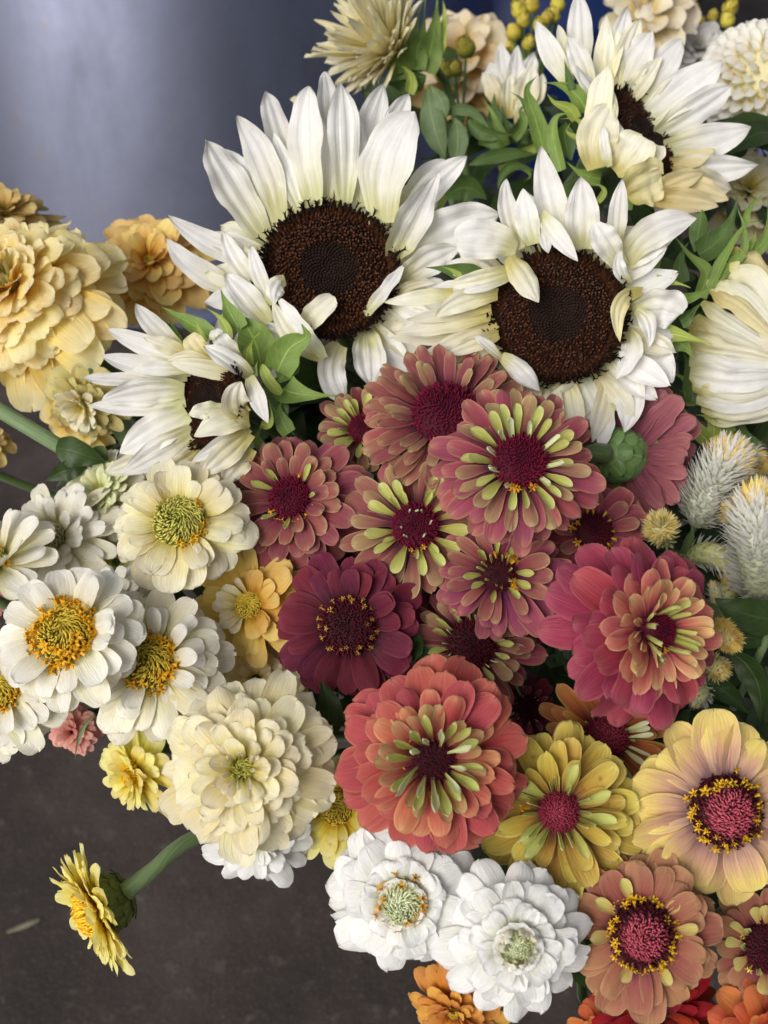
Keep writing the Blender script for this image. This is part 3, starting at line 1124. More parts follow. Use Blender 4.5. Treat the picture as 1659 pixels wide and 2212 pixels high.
S1 = [
    ('r1', [(1600, 1420, -1), (1480, 1100, -.9), (1290, 890, -.5)], 180),
    ('r1', [(1600, 1450, -.5), (1385, 1120, -.2), (1232, 838, .6)], 240),
    ('r1', [(1680, 1330, -.6), (1585, 980, -.3), (1422, 695, .2)], 200),
    ('r2', [(310, 1230, -.8), (195, 820, -.8), (118, 545, -.4)], 160, 'sunround'),
    ('r2', [(500, 1180, -.9), (490, 700, -1.1), (470, 430, -.9)], 150, 'sunround'),
    ('r2', [(690, 1180, -.8), (740, 800, -1), (830, 503, -.8)], 180, 'sunround'),
    ('r2', [(740, 1200, -.9), (860, 800, -1.3), (980, 560, -1.1)], 160, 'sunround'),
    ('r2', [(420, 1240, -.2), (370, 850, .3), (382, 518, .3)], 235, 'sunround'),
    ('r2', [(590, 1220, -.2), (585, 830, .4), (572, 495, .4)], 200, 'sunround'),
    ('r2', [(480, 1230, -.5), (470, 1000, -.4), (450, 700, -.4)], 130),
    ('r2', [(340, 1280, -.4), (250, 1050, -.4), (170, 800, -.3)], 130),
    ('r2', [(700, 1240, -.6), (690, 1000, -.6), (680, 700, -.6)], 120),
    ('r2', [(830, 1340, -.1), (860, 980, .5), (1012, 668, .5)], 345, 'sunround', {'ngroove': 4.5}),
    ('r2', [(890, 1350, -.6), (1060, 1100, -.6), (1205, 965, -.4)], 150, 'sunround'),
    ('r2', [(900, 1380, -.5), (1110, 1130, -.3), (1328, 938, .0)], 160, 'sunround'),
    ('r2', [(880, 1540, 0), (985, 1320, .6), (1152, 1043, .6)], 240, {'cup': .9}),
    ('r2', [(900, 1600, -.6), (1200, 1390, -.5), (1528, 1288, -.5)], 280, 'sunround'),
    ('r2', [(930, 1690, -.3), (1080, 1570, .0), (1270, 1490, .0)], 190, 'sunround'),
    ('A', [(110, 490, .5), (280, 275, .8), (450, 50, .7)], 130, 'strip', {'ripple': .14, 'cup': .8, 'roll': 20}),
    ('A', [(290, 360, .2), (520, 215, .3), (755, 200, .3)], 95, SUNC),
    ('A', [(110, 570, -.3), (300, 530, -.2), (545, 470, -.4)], 240, 'sunround', SUNC),
    ('A', [(120, 620, -.5), (260, 620, -.5), (420, 570, -.6)], 170, 'sunround', SUNC),
    ('r5', [(720, 520, 0), (735, 680, .5), (752, 842, .4)], 215, {'ngroove': 3.5}),
    ('r5', [(565, 590, 0), (510, 760, .4), (592, 925, .3)], 170, 'strip'),
    ('r5', [(700, 580, -.5), (780, 720, -.6), (885, 800, -.6)], 130, 'sunround'),
    ('F', [(980, 330, -.6), (560, 270, -.3), (118, 0, .3)], 205),
    ('F', [(820, 640, -.7), (400, 470, -.2), (105, 195, .2)], 215),
    ('F', [(900, 640, .0), (690, 380, .4), (578, 128, .5)], 170),
    ('F', [(1000, 900, -.1), (860, 610, .1), (760, 250, .2)], 200, SUNC),
    ('F', [(960, 900, 0.8), (770, 690, 1.1), (590, 485, 1.1)], 235),
    ('F', [(995, 740, 0.9), (870, 480, 1.2), (815, 248, 1.2)], 130),
    ('F', [(1095, 540, 1.2), (1020, 605, 1.6), (1002, 738, 1.6)], 165, {'cup': -.5}),
    ('F', [(1385, 1175, 0.6), (1160, 1000, 1.0), (990, 720, 1.1)], 190, SUNC),
    ('F', [(1425, 1185, 0.9), (1235, 930, 1.6), (1050, 700, 1.6)], 130, 'strip', {'roll': 25}),
    ('F', [(1250, 940, .3), (1330, 840, 1.2), (1508, 680, 1.5)], 200, 'broad', SUNC, {'cup': .7}),
    ('F', [(1170, 1090, .2), (1010, 970, .6), (800, 918, .5)], 140),
]
S1S = [
    ('F', [(940, 330, -1.2), (830, 200, -1.2), (700, 50, -1.2)], 150, SEPALD),
    ('r5', [(800, 560, -.9), (810, 640, -.9), (860, 745, -.8)], 90),
    ('r5', [(860, 520, -1.3), (920, 640, -1.3), (1000, 800, -1.2)], 220, SEPALD),
    ('r2', [(1190, 1170, -1.2), (1150, 1250, -1.2), (1100, 1310, -1.2)], 60, SEPALY),
]
sunflower('tallest white sunflower with wide fanned petals and brown head beside the metal tub', 712, 588, .56, (0, .12, 1), 144, S1, S1S, 11, 1.0, (24, -60, 250))

S2 = [
    ('A', [(1200, 560, -.3), (800, 650, -.4), (330, 690, -.4)], 200, SUNC),
    ('A', [(1330, 730, -.1), (1000, 880, -.3), (600, 900, -.4)], 170, SUNC),
    ('A', [(1250, 480, .1), (800, 570, .2), (368, 645, .4)], 205, SUNC),
    ('A', [(1240, 420, .1), (900, 470, .2), (475, 528, .5)], 140, 'sunround', SUNC),
    ('A', [(1300, 300, .2), (1000, 350, .6), (735, 505, .7)], 210, SUNC),
    ('A', [(900, 280, .5), (620, 330, .8), (278, 372, .6)], 150, SUNC),
    ('A', [(1430, 80, .6), (1150, 150, .9), (890, 210, .7)], 150, 'strip', SUNC),
    ('A', [(1400, 160, .7), (1150, 240, 1.0), (930, 270, .7)], 80),
    ('A', [(1290, 560, .0), (1000, 700, .1), (612, 845, .1)], 180, SUNC),
    ('A', [(1310, 660, .3), (1080, 740, .5), (800, 850, .4)], 160, SUNC),
    ('A', [(1340, 780, .1), (1150, 880, 0), (900, 960, -.2)], 160, SUNC),
    ('A', [(1345, 890, .5), (1215, 765, .9), (1092, 676, 1.0)], 95, 'sunround'),
    ('A', [(1330, 850, .5), (1490, 980, 1.0), (1680, 1165, .8)], 190, 'sunround', {'cup': -.6}),
    ('E', [(1250, 1480, -.1), (1130, 1150, .3), (1048, 700, 1.0)], 270),
    ('E', [(880, 1560, .2), (770, 1250, .5), (760, 975, .8)], 165),
    ('E', [(985, 1520, .4), (930, 1300, .9), (900, 1058, 1.0)], 205),
    ('E', [(1050, 1270, .8), (1180, 1440, 1.4), (1355, 1660, 1.5)], 165),
    ('E', [(1060, 1300, .5), (1080, 1450, .8), (1110, 1595, .9)], 120),
    ('E', [(850, 1550, .4), (600, 1480, .8), (326, 1490, .8)], 310, 'broad', SUNW),
    ('E', [(1400, 1560, .2), (1390, 1280, .8), (1385, 955, 1.1)], 290),
    ('r6', [(110, 60, .7), (190, 190, 1.4), (282, 340, 1.7)], 155, SUNC, {'cup': -.6}),
    ('C', [(400, 510, .2), (410, 250, .6), (450, -50, 1.0)], 160),
    ('C', [(440, 680, .4), (310, 480, 1.2), (222, 315, 1.2)], 230, 'sunround'),
    ('C', [(480, 640, .2), (700, 400, .6), (1062, 280, .7)], 270, 'sunround', {'ngroove': 3.5}),
    ('C', [(490, 680, .1), (640, 560, .3), (880, 440, .3)], 180),
    ('C', [(510, 830, .3), (425, 700, .9), (440, 555, .9)], 115),
    ('C', [(610, 890, .4), (430, 1000, 1.1), (430, 1305, 1.3)], 140, SUNY),
    ('C', [(540, 1050, .2), (760, 1010, .5), (940, 1075, .5)], 350, 'broad'),
    ('C', [(560, 1050, .5), (655, 1150, .9), (672, 1350, .9)], 140),
    ('C', [(500, 1240, .2), (530, 1400, .8), (395, 1625, .8)], 205),
    ('C', [(560, 1300, -.1), (720, 1450, .2), (865, 1650, .3)], 290),
    ('r6', [(690, 760, -.3), (480, 900, 0), (290, 1000, .1)], 180, SUNC),
    ('r6', [(640, 820, -.4), (520, 950, -.3), (470, 1070, -.2)], 160, SUNC),
    ('r6', [(520, 800, -.5), (420, 900, -.3), (270, 930, -.2)], 160, SUNC),
    ('r6', [(760, 700, 0), (828, 900, .2), (795, 1120, .4)], 180),
    ('r6', [(720, 740, -.2), (675, 960, .1), (600, 1180, .3)], 135, SUNC),
    ('r6', [(700, 950, 0), (690, 1090, .2), (645, 1225, .3)], 110),
]
S2S = [
    ('C', [(560, 880, -.6), (700, 640, -.6), (850, 465, -.5)], 250),
    ('C', [(630, 890, -.3), (780, 810, -.1), (1015, 860, .1)], 180, SEPALY),
    ('C', [(840, 940, -.5), (1050, 930, -.3), (1300, 765, -.1)], 120),
    ('C', [(930, 1140, -.4), (1010, 1080, -.3), (1115, 965, -.2)], 150, SEPALD),
    ('C', [(770, 1230, -.3), (960, 1265, -.1), (1195, 1328, .1)], 150, SEPALY),
    ('C', [(830, 1290, -.6), (960, 1340, -.6), (1040, 1460, -.6)], 200),
    ('C', [(790, 1280, -.7), (820, 1380, -.7), (830, 1490, -.7)], 80),
    ('r6', [(880, 700, -.9), (960, 780, -.9), (990, 860, -.9)], 120, SEPALD),
    ('r5', [(1400, 200, -1.2), (1250, 150, -1.2), (1080, 130, -1.2)], 150, SEPALD),
    ('r5', [(1290, 190, -.3), (1240, 150, -.2), (1170, 125, -.1)], 40, SEPALY),
]
sunflower('white sunflower with twisted ragged petals and dark spiral head left of the closed bud', 1203, 683, .535, (-.12, .1, 1), 142, S2, S2S, 23, .75, (26, -170, 170))

S3 = [
    ('B', [(850, 480, -.6), (600, 270, -.2), (453, 92, .3)], 160),
    ('B', [(900, 560, -.4), (560, 425, .0), (238, 285, .3)], 175),
    ('B', [(860, 460, .0), (680, 410, .2), (515, 350, .3)], 120, SUNC),
    ('B', [(880, 610, -.3), (500, 570, 0), (188, 488, .2)], 170),
    ('B', [(860, 600, .1), (640, 590, .4), (425, 602, .4)], 115),
    ('B', [(850, 665, -.3), (400, 680, 0), (36, 662, .2)], 120, 'sunround'),
    ('B', [(830, 750, -.1), (500, 760, .3), (195, 835, .4)], 235, {'ngroove': 3.5}),
    ('B', [(840, 850, -.2), (450, 885, .0), (86, 872, .1)], 160),
    ('B', [(850, 1000, -.5), (600, 1020, -.5), (395, 1143, -.4)], 140),
    ('B', [(850, 930, -.1), (600, 1080, .1), (328, 1243, .2)], 280, {'ngroove': 3.5}),
    ('B', [(900, 1070, -.1), (650, 1230, .1), (345, 1405, .1)], 230, {'ngroove': 3.5}),
    ('B', [(900, 1130, -.3), (500, 1300, -.3), (215, 1385, -.4)], 180, SUNC),
    ('B', [(960, 1200, -.2), (800, 1350, -.1), (570, 1455, -.1)], 190, SUNC),
    ('B', [(1000, 1200, -.4), (850, 1380, -.4), (700, 1480, -.4)], 170, SUNC),
    ('B', [(1250, 530, .1), (1140, 400, .5), (1040, 330, .7)], 160),
    ('B', [(1050, 370, .7), (1060, 325, .8), (1128, 305, .8)], 60, 'strip'),
    ('B', [(1020, 520, .1), (930, 430, .4), (860, 340, .4)], 160, SUNY, 'broad'),
    ('B', [(1050, 550, .2), (860, 500, .4), (698, 540, .3)], 100, SUNC),
    ('B', [(1290, 650, .3), (1000, 590, .8), (705, 540, .7)], 150, SUNC),
    ('B', [(1345, 655, .4), (1170, 530, 1.0), (975, 420, 1.0)], 165),
    ('B', [(1335, 655, 1.2), (1390, 800, 1.7), (1475, 1015, 1.6)], 143, 'sunround'),
    ('B', [(1300, 960, 1.2), (1220, 850, 1.9), (1268, 690, 2.1)], 231, SUNC),
    ('B', [(1210, 920, 1.2), (1000, 915, 2.0), (862, 955, 2.1)], 132, SUNC, {'ripple': .12}),
    ('B', [(1330, 990, 1.2), (1130, 1010, 1.9), (905, 1115, 2.0)], 220, SUNC),
    ('B', [(1330, 1050, 1.1), (1120, 1170, 1.7), (888, 1315, 1.8)], 132),
    ('B', [(1330, 1085, 1.2), (1150, 1250, 1.8), (965, 1408, 1.8)], 198, SUNC),
    ('B', [(1340, 1200, 1.0), (1230, 1330, 1.4), (1125, 1485, 1.4)], 209, SUNC),
    ('B', [(1200, 1300, 0.9), (1100, 1400, 1.2), (1050, 1490, 1.2)], 143, SUNC),
]
S3S = [
    ('B', [(1420, 620, -1.4), (1380, 400, -1.2), (1250, 180, -1.1)], 340, 'leaf'),
    ('B', [(1260, 290, -.9), (1170, 130, -.9), (1110, -20, -.7)], 180),
    ('B', [(1030, 340, -.7), (830, 215, -.7), (643, 112, -.6)], 170),
    ('B', [(800, 390, -.8), (745, 280, -.8), (690, 150, -.8)], 60),
    ('B', [(1000, 390, -.3), (945, 300, -.2), (905, 172, 0)], 60, SEPALY),
    ('B', [(1170, 360, -.5), (1120, 220, -.4), (990, 125, -.3)], 90, SEPALY),
    ('B', [(1320, 570, -.2), (1320, 440, .1), (1405, 318, .3)], 115, SEPALY),
    ('F', [(1030, 1300, -.6), (1130, 1110, -.2), (1270, 1010, .2), (1230, 905, .4)], 300),
    ('F', [(1080, 1440, -.6), (1230, 1490, -.3), (1540, 1500, 0)], 280),
    ('F', [(1065, 1480, .1), (960, 1380, .4), (905, 1240, .4)], 100, SEPALY, 'strip'),
    ('F', [(850, 1340, .2), (850, 1270, .3), (865, 1210, .3)], 45),
    ('B', [(1640, 1090, -.6), (1570, 950, -.5), (1580, 845, -.4)], 140),
    ('B', [(1420, 1020, -.2), (1500, 1000, .0), (1480, 830, .1)], 70, SEPALY),
    ('B', [(1440, 1210, -.2), (1390, 1120, -.1), (1440, 1035, 0)], 90),
    ('r5', [(200, 930, -.9), (220, 1050, -.9), (295, 1135, -.8)], 130, SEPALD),
    ('B', [(1560, 700, -1.2), (1640, 560, -1.1), (1700, 450, -1.0)], 220, 'leaf'),
    ('B', [(1380, 760, -.5), (1520, 900, -.6), (1560, 1050, -.6)], 260, 'leaf', SEPALD),
]
sunflower('small white sunflower turned to the left with folded front petals and long pointed side petals', 452, 872, .535, (-.5, .1, .8), 98, S3, S3S, 37, .4, (14, 95, 265))

S4 = [
    ('r3', [(470, 500, -1), (360, 320, -.8), (268, 128, -.5)], 130),
    ('r3', [(450, 400, -1.2), (430, 260, -1), (400, 148, -.8)], 70, SUNC),
    ('r3', [(540, 430, -1.5), (530, 200, -1.3), (525, -70, -1.2)], 150),
    ('r3', [(760, 600, -.9), (800, 350, -.8), (890, 108, -.5)], 165, SUNC),
    ('r3', [(750, 600, -1.0), (760, 300, -.9), (820, 35, -.8)], 150),
    ('r3', [(690, 560, -1.1), (680, 350, -1.0), (690, 90, -.9)], 130, SUNC),
    ('r3', [(640, 560, -1.0), (700, 360, -.9), (760, 180, -.8)], 170, SUNC),
    ('r3', [(760, 580, -.8), (860, 370, -.7), (965, 188, -.5)], 205),
    ('r3', [(790, 650, -.5), (890, 500, -.3), (1020, 340, -.2)], 130, SUNC),
    ('r3', [(850, 690, -.6), (1000, 440, -.5), (1145, 235, -.4)], 195, 'sunround'),
    ('r3', [(890, 750, -.3), (1130, 560, -.2), (1385, 372, 0)], 225, 'sunround', {'ngroove': 3.5}),
    ('r3', [(980, 810, -.3), (1220, 650, -.2), (1438, 518, 0)], 190, 'sunround'),
    ('r3', [(1030, 900, -.3), (1300, 850, -.2), (1555, 768, -.1)], 205),
    ('r3', [(1060, 1050, -.5), (1250, 1100, -.5), (1440, 1135, -.4)], 215, SUNC),
    ('r3', [(1050, 980, -.3), (1300, 1010, -.3), (1605, 990, -.2)], 185),
    ('r3', [(1040, 1010, -.1), (1180, 970, .1), (1342, 898, .2)], 120, SUNY),
    ('r3', [(1000, 1230, -.3), (1120, 1260, -.2), (1240, 1295, -.2)], 130),
    ('r3', [(600, 560, -.2), (530, 370, 0), (458, 218, .2)], 130),
    ('r3', [(620, 920, 1.9), (650, 620, 2.2), (697, 392, 2.3)], 165, SUNC),
    ('r3', [(660, 860, 2.0), (700, 700, 2.2), (725, 540, 2.2)], 121, SUNC),
    ('r3', [(640, 1010, 2.0), (640, 800, 2.4), (735, 615, 2.5)], 243, SUNC),
    ('r3', [(710, 1000, 2.6), (680, 880, 2.8), (668, 758, 2.9)], 60, 'strip'),
    ('r3', [(770, 1000, 2.1), (760, 850, 2.4), (740, 700, 2.4)], 99),
    ('r3', [(740, 1030, 2.1), (830, 930, 2.6), (905, 815, 2.8)], 265, 'broad', SUNC),
    ('r3', [(890, 1030, 2.2), (950, 960, 2.6), (1000, 875, 2.6)], 154, 'broad', SUNC),
    ('r3', [(800, 1170, 2.0), (900, 1100, 2.5), (1020, 1045, 2.5)], 287, 'broad', SUNY),
    ('r3', [(950, 1180, 1.8), (1100, 1090, 2.1), (1285, 1040, 2.0)], 132, SUNY),
    ('r3', [(960, 1190, 1.9), (1150, 1200, 2.1), (1360, 1235, 2.0)], 154, SUNY),
    ('r3', [(1000, 1130, 1.5), (1200, 1130, 1.6), (1420, 1200, 1.5)], 165, SUNY),
]
S4S = [
    ('E', [(1430, 420, -.8), (1300, 240, -.7), (1075, 178, -.5)], 210),
    ('E', [(1310, 230, -.6), (1270, 100, -.5), (1240, -30, -.3)], 80, SEPALD),
    ('E', [(1085, 770, -.6), (1000, 470, -.3), (930, 240, 0), (1015, 118, .1)], 180),
    ('E', [(950, 450, -.7), (900, 330, -.6), (795, 255, -.4)], 65, SEPALD),
    ('E', [(1215, 910, -.1), (1150, 620, 0), (1180, 460, .2), (1315, 428, .3)], 130),
    ('E', [(1345, 480, -.3), (1280, 390, -.1), (1160, 340, 0), (1098, 265, .1)], 110, SEPALY),
    ('E', [(1385, 630, -.2), (1370, 500, 0), (1205, 478, .2)], 70, SEPALY),
    ('E', [(1465, 800, 0), (1380, 660, .1), (1265, 590, .2), (1290, 515, .2)], 75, SEPALY),
    ('E', [(1475, 880, .1), (1400, 790, .1), (1338, 708, .2)], 65, SEPALY),
    ('E', [(1545, 975, .2), (1400, 935, .3), (1265, 838, .4)], 140),
    ('E', [(1430, 965, .2), (1470, 900, .3), (1562, 848, .4)], 65, SEPALY),
    ('E', [(1520, 1165, .1), (1570, 1060, .2), (1450, 1010, .2)], 65, SEPALY),
    ('r3', [(815, 1260, .3), (840, 1130, .5), (886, 1025, .6)], 70),
    ('E', [(1300, 820, -1.0), (1250, 640, -1.0), (1260, 500, -.9)], 190, SEPALD, 'leaf'),
]
sunflower('white sunflower with cream front petals folded over its head, beside the pale dahlia', 1390, 300, .60, (.5, .3, .8), 112, S4, S4S, 41, .2, (16, -80, 150))

# the closed bud at the right edge
S5 = []
JR = random.Random(404)
for (a, b, c, wd, m, h) in (((1440, 60), (1560, 120), (1760, 330), 150, SUNY, .2), ((1380, 150), (1540, 250), (1760, 520), 140, SUNC, .5), ((1330, 250), (1500, 370), (1760, 600), 130, SUNY, .7),
                            ((1270, 330), (1450, 480), (1760, 650), 115, SUNC, .8), ((1225, 420), (1420, 560), (1760, 680), 110, SUNC, .9), ((1185, 470), (1370, 590), (1760, 690), 80, SUNY, 1.0),
                            ((1180, 540), (1400, 630), (1760, 700), 90, SUNC, 1.05), ((1180, 610), (1420, 660), (1760, 705), 90, SUNC, 1.1), ((1185, 690), (1420, 715), (1760, 735), 110, SUNW, 1.1),
                            ((1190, 760), (1430, 790), (1760, 780), 120, SUNW, 1.0), ((1205, 840), (1440, 860), (1760, 840), 110, SUNC, .9), ((1230, 910), (1450, 930), (1760, 890), 110, SUNW, .7),
                            ((1260, 970), (1470, 1000), (1760, 950), 100, SUNC, .4), ((1290, 1020), (1480, 1050), (1760, 1000), 90, SUNC, 0), ((1300, 200), (1480, 310), (1760, 560), 90, SUNC, .55)):
    S5.append(('r6', [(a[0], a[1], h - .5), ((a[0] + b[0]) / 2, (a[1] + b[1]) / 2 + JR.uniform(-14, 14), h - .05), (b[0] + 30, b[1] + JR.uniform(-22, 22), h + JR.uniform(-.1, .25)), (c[0], c[1], h - .1)], wd * JR.uniform(1.0, 1.5), m, 'strip', {'cup': JR.choice((-.9, -.7, .5)), 'roll': JR.uniform(-42, 42), 'ripple': .09, 'ngroove': JR.choice((1.5, 2.5, 3.5))}))
S5S = [
    ('C', [(1050, 560, -1.1), (1090, 350, -1.1), (1110, 205, -1.0)], 170, SEPALD, 'leaf'),
    ('C', [(1080, 580, -.8), (1300, 400, -.7), (1405, 95, -.5)], 250, SEPALD),
    ('C', [(950, 820, -1.0), (930, 640, -1.0), (1000, 480, -1.0)], 140, SEPALD),
    ('C', [(1090, 940, -.2), (1150, 730, 0), (1010, 590, .1), (880, 430, .2)], 140),
    ('C', [(1200, 800, .2), (1270, 610, .4), (1355, 465, .5)], 90),
    ('C', [(1180, 860, .3), (1300, 600, .5), (1460, 350, .6), (1615, 300, .7)], 85),
    ('C', [(1250, 780, .3), (1450, 560, .5), (1460, 360, .6), (1400, 185, .6)], 95),
    ('C', [(1470, 330, .2), (1520, 180, .3), (1670, 55, .4)], 65),
    ('C', [(1470, 560, 0), (1640, 440, .1), (1650, 90, .2)], 140),
    ('C', [(1350, 660, .1), (1500, 520, .2), (1560, 380, .2)], 120),
    ('r6', [(1215, 960, -.5), (1180, 830, -.4), (1085, 765, -.4)], 130),
    ('r6', [(1210, 940, -.3), (1190, 760, -.3), (1150, 640, -.3)], 130, SEPALD),
    ('r6', [(1300, 1175, -.4), (1200, 1060, -.4), (1130, 945, -.4)], 100, SEPALY),
    ('r6', [(1330, 1160, -.3), (1320, 1050, -.3), (1225, 1015, -.3)], 90, SEPALY),
    ('r6', [(1440, 1125, -.4), (1370, 1050, -.4), (1240, 960, -.4)], 80),
    ('r6', [(1330, 1000, -.9), (1480, 1120, -.9), (1659, 1200, -.9)], 200, SEPALD),
    ('r6', [(1220, 600, -.4), (1130, 560, -.3), (1010, 520, -.2)], 120, SEPALY),
]
bud = thing('sunflower_bud', 'closed cream sunflower bud with long furled petals at the right edge', 'sunflower', P(1590, 745, .57))
bpy.context.view_layer.update()
V, F, U = lathe_geo([(.002, -.036), (.009, -.030), (.014, -.018), (.017, 0), (.015, .018), (.01, .03), (.002, .036)], 24)
Mb = bud.matrix_world.inverted() @ frame_mat(P(1640, 760, .578), img2w((1, 0, .1))) @ Matrix.Scale(1.0, 4)
link('bud_core', mesh('bud_core', [tuple(Mb @ Vector(v)) for v in V], F, U, SUNC), bud)
traced(bud, 'petal', .57, S5, SUNC, 'strip', 55)
traced(bud, 'sepal', .57, S5S, SEPAL, 'sepal', 56, groove=.02, nv=7, ripple=.03)
add_stem(bud, img2w((-.9, -.1, .1)), .03, .005, start=.036)

# ------------------------------------------------------------------ zinnias
def dbl(m_out, m_in=None, n=(17, 17, 15, 13, 11, 8), k=1.0, wide=1.0, cr=.12, style='spat', droop=-26, small=None, cup=.4, top=60, ripple=.04):
    m_in = m_in or m_out
    N = len(n)
    out = []
    for i, q in enumerate(n):
        t = i / (N - 1)
        out.append(ring(q, 1 - .68 * t ** 1.05, (.36 - .18 * t) * wide, -4 + top * t ** 1.1, droop, style, m_out if t < .6 else m_in, cup=cup, z=.17 * t * k, r0=cr * (1 - .35 * t), ripple=ripple))
    if small:
        out.append(ring(9, .22, .09, 60, 10, 'tube', small, cup=1.9, z=.2 * k, r0=cr * .7))
    return out


GZ = 'zinnias of the bouquet'
# --- the peach group at the left
flower('zinnia', 'large peach double zinnia with many ruffled tiers at the left edge', 56, 645, 212, .60, (-.25, .30, 1),
       dbl(PEACHB, PEACH, (21, 22, 21, 19, 16, 13, 10), k=1.9, droop=-42, wide=1.08, style='broad', small=OLIVECR, top=66, ripple=.055), dict(r=.12, h=.7, kind='green', z=.28), 1, group=GZ)
flower('zinnia', 'amber yellow zinnia behind the tallest sunflower, in front of the metal tub', 325, 575, 140, .67, (.05, .35, 1),
       dbl(GOLD, GOLD, (13, 13, 12, 10, 8), k=1.2, wide=1.25, droop=-20), dict(r=.13, h=.5, kind='olive', z=.1), 2, group=GZ)
flower('zinnia', 'pale tan zinnia in the left edge, above the large peach zinnia', 12, 478, 118, .69, (.1, .6, .7),
       dbl(TAN, TAN, (15, 15, 13, 10), k=1.4, droop=-30), None, 3, group=GZ)
flower('zinnia', 'crumpled greenish cream zinnia seen from the side under the small sunflower', 185, 868, 92, .575, (-.25, -.5, .7),
       dbl(OLIVECR, CREAM, (14, 14, 12, 9), k=1.3, wide=1.1, droop=-10), dict(r=.15, h=.5, kind='green', z=.12), 4, group=GZ)
flower('zinnia', 'golden peach zinnia half hidden beneath the crumpled greenish one', 172, 905, 88, .63, (-.1, -.5, .8),
       dbl(PEACHB, PEACHB, (11, 11, 10), wide=1.4, droop=-20), None, 5, group=GZ)
flower('zinnia', 'dull khaki zinnia cut off by the left edge, below the green stem', -28, 955, 58, .62, (.3, .3, .8),
       dbl(TAN, OLIVECR, (12, 12, 10), wide=1.2), None, 6, group=GZ)

# --- white and cream group at the lower left
flower('zinnia', 'white zinnia with upright open petals cut off by the left edge', -12, 1215, 112, .525, (-.1, .55, .8),
       [ring(12, 1.25, .42, 6, -10, 'long', WHITE2), ring(10, 1.15, .38, 28, -14, 'long', IVORY), ring(8, .8, .26, 48, -10, 'spat', IVORY)],
       dict(r=.26, h=.7, kind='green', z=.1, nflo=8), 7, group=GZ)
flower('zinnia', 'greyish white zinnia with a woolly silver centre half hidden by its neighbours', 120, 1165, 118, .555, (-.35, .3, .9),
       [ring(14, 1.25, .36, 0, -26, 'broad', WHITE2), ring(13, 1.05, .34, 14, -26, 'broad', IVORY), ring(12, .85, .3, 26, -20, 'broad', IVORY, z=.06), ring(9, .66, .24, 40, -14, 'broad', IVORY, z=.1)],
       dict(r=.30, h=.75, kind='grey', z=.1), 8, group=GZ)
flower('zinnia', 'small petalled greenish white zinnia above the woolly silver centre', 240, 1075, 128, .575, (-.35, .4, .9),
       dbl(WHITE2, LIMEW, (22, 22, 20, 18, 15, 12), k=2.0, wide=.8, droop=-34, style='broad'), dict(r=.12, h=.5, kind='green', z=.3), 9, group=GZ)
flower('zinnia', 'pale white zinnia showing only a few petals behind the cream pair', 250, 1215, 105, .56, (.0, .5, .9),
       [ring(13, 1.1, .42, 4, -22, 'broad', WHITE2), ring(11, .9, .36, 18, -20, 'broad', WHITE2)], None, 10, group=GZ)
flower('zinnia', 'cream zinnia with a green whorled centre right of the pale white one', 388, 1132, 158, .505, (.02, .42, 1),
       [ring(13, 1, .44, -2, -30, 'broad', CREAM), ring(12, .95, .40, 8, -26, 'broad', CREAM, z=.03), ring(10, .78, .32, 20, -22, 'broad', CREAM, z=.06), ring(6, .62, .22, 34, -20, 'long', CREAM, z=.08, skip=.3)],
       dict(r=.36, h=.42, kind='green', z=.04, nflo=13, flo_col=(236, 184, 40), flo_r=1.0, side=(-1.0, 1.9)), 11, group=GZ, spin=0)
flower('zinnia', 'white zinnia with a tall golden studded cone, foremost of the left group', 148, 1372, 158, .47, (-.08, .32, 1),
       [ring(15, 1.0, .40, -4, -30, 'broad', WHITE2), ring(13, .97, .38, 6, -28, 'broad', IVORY, z=.03), ring(9, .86, .33, 24, -22, 'broad', IVORY, z=.07, skip=.2), ring(5, .74, .3, 44, -16, 'broad', IVORY, z=.1, arc=(-.7, 1.2))],
       dict(r=.39, h=.66, kind='olive', z=.05, nflo=52, flo_col=(240, 178, 30), flo_r=1.08, flo_size=.0036, flo_spread=.55), 12, group=GZ, spin=0)
flower('zinnia', 'white zinnia with olive green centre beside the golden coned one', 325, 1432, 160, .488, (-.02, .36, 1),
       [ring(14, 1.08, .40, -6, -30, 'broad', WHITE2), ring(14, 1.0, .37, 5, -26, 'broad', WHITE2, z=.03), ring(12, .82, .3, 16, -24, 'broad', IVORY, z=.05), ring(7, .72, .24, 36, -18, 'spat', IVORY, z=.08)],
       dict(r=.36, h=.55, kind='olive', z=.05, nflo=30, flo_col=(236, 176, 34), flo_r=1.08, flo_size=.0034, flo_spread=.4), 13, group=GZ)
flower('zinnia', 'white zinnia with yellow stamens cut off by the left edge, lowest of the white ones', 8, 1490, 140, .505, (-.15, .38, 1),
       [ring(16, 1.02, .40, -6, -32, 'broad', WHITE2), ring(14, .92, .36, 6, -28, 'broad', IVORY, z=.03), ring(9, .75, .28, 20, -22, 'broad', IVORY, z=.06)],
       dict(r=.3, h=.55, kind='olive', z=.06, nflo=22, flo_col=(232, 168, 24)), 14, group=GZ)
flower('zinnia', 'mustard yellow zinnia with shining quills left of the wine red one', 540, 1308, 132, .52, (-.18, .12, 1),
       [ring(11, 1.05, .40, 2, -14, 'broad', YELLOW), ring(10, .9, .36, 12, -18, 'broad', YELLOW, z=.04), ring(8, .62, .26, 28, -22, 'broad', YELLOW, z=.07, arc=(-1.4, 1.9)), ring(10, .5, .19, 46, -10, 'spoon', CREAM, cup=.9, z=.05, arc=(1.7, 4.4))],
       dict(r=.22, h=.5, kind='olive', z=.04), 15, group=GZ, spin=0)
flower('zinnia', 'freckled cream zinnia mostly hidden behind the biggest cream bloom', 555, 1470, 128, .53, (.05, .3, 1),
       dbl(CREAMS, CREAMS, (13, 13, 11, 9), wide=1.3, k=1.1, style='broad'), None, 16, group=GZ)
